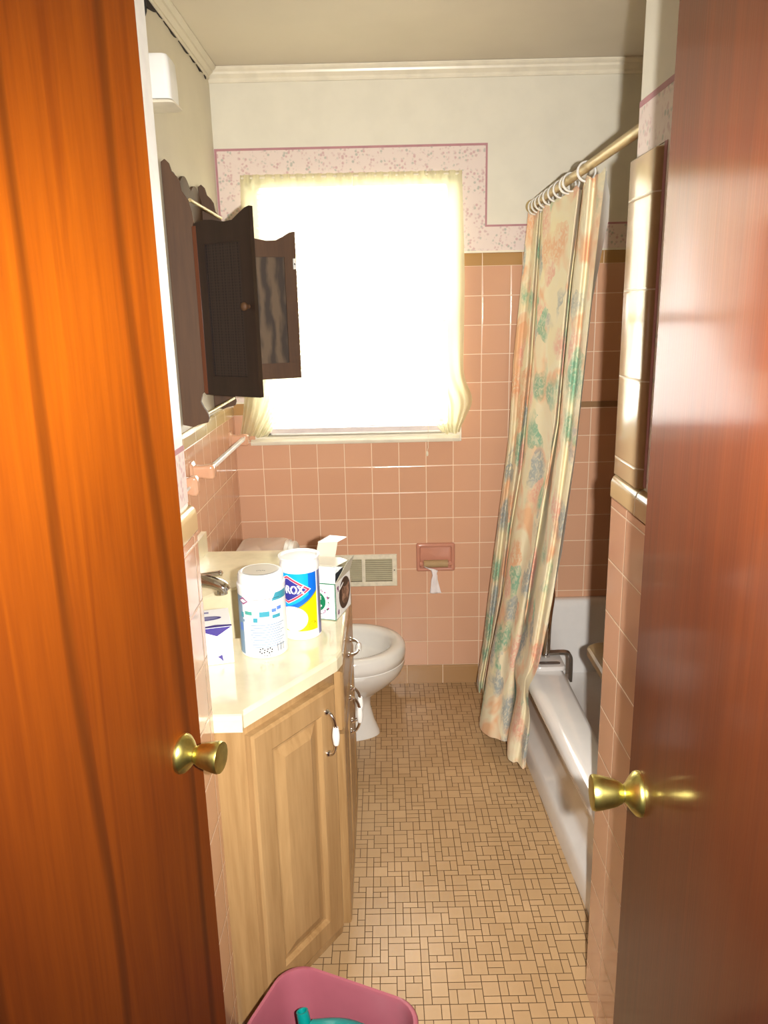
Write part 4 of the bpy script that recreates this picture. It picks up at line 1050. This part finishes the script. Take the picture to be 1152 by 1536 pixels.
for o in list(C.objects):
    if o.name.startswith('curtain_ring'): o['group'] = 'shower curtain rings'

def pix_column(poly, yt, yb):
    """polyline of sight points followed down a fold lying at depth yt (top) .. yb (hem) -> x as a function of height"""
    out = []; v0, v1 = poly[0][1], poly[-1][1]
    for i in range(len(poly) - 1):
        for k in range(8):
            t = k / 8; u = poly[i][0] + (poly[i + 1][0] - poly[i][0]) * t; v = poly[i][1] + (poly[i + 1][1] - poly[i][1]) * t
            y = yt + (yb - yt) * (v - v0) / (v1 - v0); r_ = ray(u, v); s = y / r_.y
            out.append((H + r_.z * s, r_.x * s, y))
    u, v = poly[-1]; r_ = ray(u, v); s = yb / r_.y; out.append((H + r_.z * s, r_.x * s, yb)); return out
def sample(colm, z):
    if z >= colm[0][0]: return colm[0][1], colm[0][2]
    for a_, b_ in zip(colm, colm[1:]):
        if a_[0] >= z >= b_[0]:
            t = (a_[0] - z) / max(1e-9, a_[0] - b_[0]); return a_[1] + (b_[1] - a_[1]) * t, a_[2] + (b_[2] - a_[2]) * t
    a_, b_ = colm[-2], colm[-1]
    return b_[1], b_[2]
cols = [
 ([(792, 322), (770, 540), (763, 657), (748, 774), (733, 891), (725, 960), (715, 1023)], 2.88, 2.88),
 ([(797, 320), (774, 540), (766, 657), (752, 774), (738, 891), (731, 960), (719, 1024)], 2.82, 2.80),
 ([(803, 316), (781, 549), (772, 657), (757, 780), (744, 891), (735, 960), (723, 1026)], 2.80, 2.84),
 ([(808, 312), (790, 549), (776, 690), (762, 790), (750, 895), (737, 965), (725, 1030)], 2.70, 2.74),
 ([(812, 310), (797, 549), (782, 704), (768, 786), (753, 898), (738, 975), (727, 1040)], 2.74, 2.80),
 ([(816, 308), (801, 540), (785, 704), (771, 790), (755, 898), (735, 985), (719, 1086)], 2.62, 2.56),
 ([(826, 302), (808, 540), (795, 704), (782, 790), (765, 898), (746, 985), (732, 1092)], 2.54, 2.48),
 ([(832, 299), (820, 540), (810, 704), (795, 790), (775, 898), (757, 985), (745, 1092)], 2.47, 2.46),
 ([(860, 290), (834, 540), (824, 704), (806, 790), (784, 898), (768, 985), (757, 1096)], 2.27, 2.44),
 ([(868, 290), (852, 424), (842, 540), (833, 634), (815, 739), (795, 865), (777, 990), (764, 1098)], 2.22, 2.46),
 ([(872, 299), (856, 424), (845, 540), (837, 634), (818, 739), (798, 860), (779, 990), (766, 1100)], 2.32, 2.56),
 ([(876, 280), (862, 410), (850, 540), (839, 657), (822, 800), (797, 940), (776, 1060), (761, 1112)], 2.14, 2.36),
 ([(884, 272), (872, 410), (858, 540), (846, 657), (830, 790), (806, 930), (786, 1050), (769, 1130)], 2.06, 2.31),
 ([(892, 271), (879, 410), (866, 540), (853, 657), (834, 800), (812, 930), (792, 1050), (776, 1143)], 2.08, 2.31),
 ([(900, 266), (887, 400), (872, 540), (857, 680), (835, 840), (816, 940), (799, 1050), (784, 1143)], 2.00, 2.27),
 ([(908, 264), (894, 382), (878, 532), (862, 680), (838, 833), (829, 898), (804, 1023), (789, 1141)], 1.96, 2.28),
]
pc = [pix_column(c_[0], min(2.985, c_[1] * 1.062), c_[2]) for c_ in cols]
ZT, ZB = 1.884, .070
def cr(p0, p1, p2, p3, t): return .5 * (2 * p1 + (p2 - p0) * t + (2 * p0 - 5 * p1 + 4 * p2 - p3) * t * t + (3 * p1 - p0 - 3 * p2 + p3) * t ** 3)
bm = B(); nv, sub = 120, 6; grid = []; uvl = bm.loops.layers.uv.new('UVMap'); uvs = {}
for j in range(nv + 1):
    t = j / nv; z = ZT + (ZB - ZT) * t
    base_p = [sample(c_, z) for c_ in pc]
    row = []; L_ = 0; prev = None
    for i in range(len(base_p) - 1):
        for k in range(sub + (1 if i == len(base_p) - 2 else 0)):
            s = k / sub; g4 = [base_p[max(0, i - 1)], base_p[i], base_p[i + 1], base_p[min(len(base_p) - 1, i + 2)]]
            x = cr(*[q[0] for q in g4], s); y = cr(*[q[1] for q in g4], s)
            x = max(.31, x); zz = z
            lim = outx(y) - .009 + max(0, z - .38) * .5 + min(.030, max(0, .32 - z) * .25)
            x = -math.log(math.exp(-150 * x) + math.exp(-150 * lim)) / 150
            if j == 0: zz = z - .010 * abs(sin((i + s) * 1.9))
            v = bm.verts.new((x, y, zz)); idx = i * sub + k
            row.append(v); prev = (x, y)
    grid.append(row)
nc = len(grid[0]); mid = grid[nv // 2]; arcl = [0]
for i in range(1, nc): arcl.append(arcl[-1] + (mid[i].co - mid[i - 1].co).length)
for j in range(nv):
    for i in range(nc - 1):
        f = bm.faces.new((grid[j][i], grid[j][i + 1], grid[j + 1][i + 1], grid[j + 1][i]))
        for lp, (jj, ii) in zip(f.loops, ((j, i), (j, i + 1), (j + 1, i + 1), (j + 1, i))):
            lp[uvl].uv = (arcl[ii] * 1.0, 1.8 * (1 - jj / nv))
sc_ = obj('shower_curtain', bm, m_cloth, smooth=True, angle=180); tag(sc_, 'pastel floral shower curtain bunched in pleats on the rod', 'shower curtain')
# white liner just inside the near edge
bm = B(); lin = []
ec = [pix_column([(909, 268), (914, 290), (912, 330), (903, 372), (888, 450), (879, 532), (863, 680), (842, 830), (828, 898), (812, 980)], 2.11, 2.30), pix_column([(900, 270), (898, 372), (880, 480), (868, 600), (850, 740), (830, 860), (800, 990)], 2.15, 2.36), pix_column([(880, 275), (868, 440), (850, 640), (830, 800), (800, 960)], 2.33, 2.46)]
for j in range(81):
    z = 1.880 + (.66 - 1.880) * j / 80
    ps = [sample(c_, z) for c_ in ec]; row = []
    for k in range(9):
        s = k / 8; w0, w1, w2 = (1 - s) ** 2, 2 * s * (1 - s), s * s
        row.append(bm.verts.new((ps[0][0] * w0 + ps[1][0] * w1 + ps[2][0] * w2 + .004 + .03 * w2, ps[0][1] * w0 + ps[1][1] * w1 + ps[2][1] * w2 + .01, z)))
    lin.append(row)
for j in range(80):
    for k in range(8): bm.faces.new((lin[j][k], lin[j][k + 1], lin[j + 1][k + 1], lin[j + 1][k]))
tag(obj('curtain_liner', bm, m_liner, smooth=True, angle=180), 'white liner peeking out along the near edge of the floral curtain', 'curtain liner')

# ------------------------------------------------------------------ bin with teal dustpan
rot = radians(-23); bx_, by_ = -.122, 1.140
bm = B()
rb = lambda hx, hy, r, z: r3(rrect(bx_, by_, hx, hy, r, 8, rot), z)
loft(bm, [rb(.115, .078, .04, .001), rb(.118, .080, .042, .006), rb(.141, .097, .055, .268), rb(.148, .104, .058, .270), rb(.149, .105, .058, .276), rb(.146, .102, .057, .280), rb(.141, .097, .055, .279), rb(.138, .094, .053, .270), rb(.114, .077, .04, .012), rb(.10, .065, .035, .008)])
tag(obj('waste_bin', bm, m_pink, smooth=True, angle=60), 'pink plastic waste bin on the floor in front of the vanity', 'bin')
dp = thing('dustpan', 'teal plastic dustpan with hollow handle lying inside the pink bin', 'dustpan', (-.12, 1.13, .06))
P = smoothpath([(-.180, 1.178, .272), (-.174, 1.170, .245), (-.166, 1.160, .210), (-.160, 1.152, .180)], 5)
bm = B(); n_ = 20; rings = []
def circ(p, d, r): x, y = frame_of(d); return [p + x * r * cos(2 * pi * k / n_) + y * r * sin(2 * pi * k / n_) for k in range(n_)]
dv = (P[0] - P[-1]).normalized()
rings = [circ(P[8], dv, .005), circ(P[1], dv, .0075), circ(P[0], dv, .0085), circ(P[0], dv, .0112)] + [circ(p, dv, .0115 + .004 * i / len(P)) for i, p in enumerate(P[1:])]
loft(bm, rings); obj('handle', bm, m_teal, dp, smooth=True, angle=60)
bm = B(); rings = []
for k in range(9):
    s = k / 8; cx_, cy_, cz_ = -.164 + .110 * s, 1.160 - .02 * s, .250 - .05 * s
    w_ = .018 + .040 * sin(s * pi * .55); h_ = .014 + .020 * sin(s * pi * .9)
    rings.append([(cx_ + w_ * cos(2 * pi * q / 20) * .35, cy_ + w_ * cos(2 * pi * q / 20) * .9, cz_ + h_ * sin(2 * pi * q / 20)) for q in range(20)])
loft(bm, rings); obj('pan', bm, m_teal, dp, smooth=True, angle=60)

# ------------------------------------------------------------------ light
W = bpy.data.worlds.new('world'); bpy.context.scene.world = W; W.use_nodes = True
bg = W.node_tree.nodes['Background']; bg.inputs[0].default_value = (1, .97, .93, 1); bg.inputs[1].default_value = 21.0
pl_ = bpy.data.lights.new('window_portal', 'AREA'); pl_.shape = 'RECTANGLE'; pl_.size = wx1 - wx0; pl_.size_y = wz1 - wz0
po = bpy.data.objects.new('window_portal', pl_); C.objects.link(po); po.location = ((wx0 + wx1) / 2, D + .14, (wz0 + wz1) / 2); po.rotation_euler = (radians(-90), 0, 0)
pl_.cycles.is_portal = True
fl_ = bpy.data.lights.new('camera_flash', 'SPOT'); fl_.energy = 262; fl_.shadow_soft_size = .012; fl_.color = (1, .965, .90)
fl_.spot_size = radians(112); fl_.spot_blend = .85
fo = bpy.data.objects.new('camera_flash', fl_); C.objects.link(fo); fo.location = (.071, .0, H + .004); fo.rotation_euler = FW.to_track_quat('-Z', 'Y').to_euler()

sc = bpy.context.scene
sc.view_settings.view_transform = 'Standard'; sc.view_settings.look = 'None'; sc.view_settings.gamma = 1; sc.view_settings.use_curve_mapping = False
sc.view_settings.exposure = 0.0
sc.cycles.max_bounces = 8; sc.cycles.diffuse_bounces = 4; sc.cycles.transparent_max_bounces = 12
sc.cycles.sample_clamp_indirect = 6
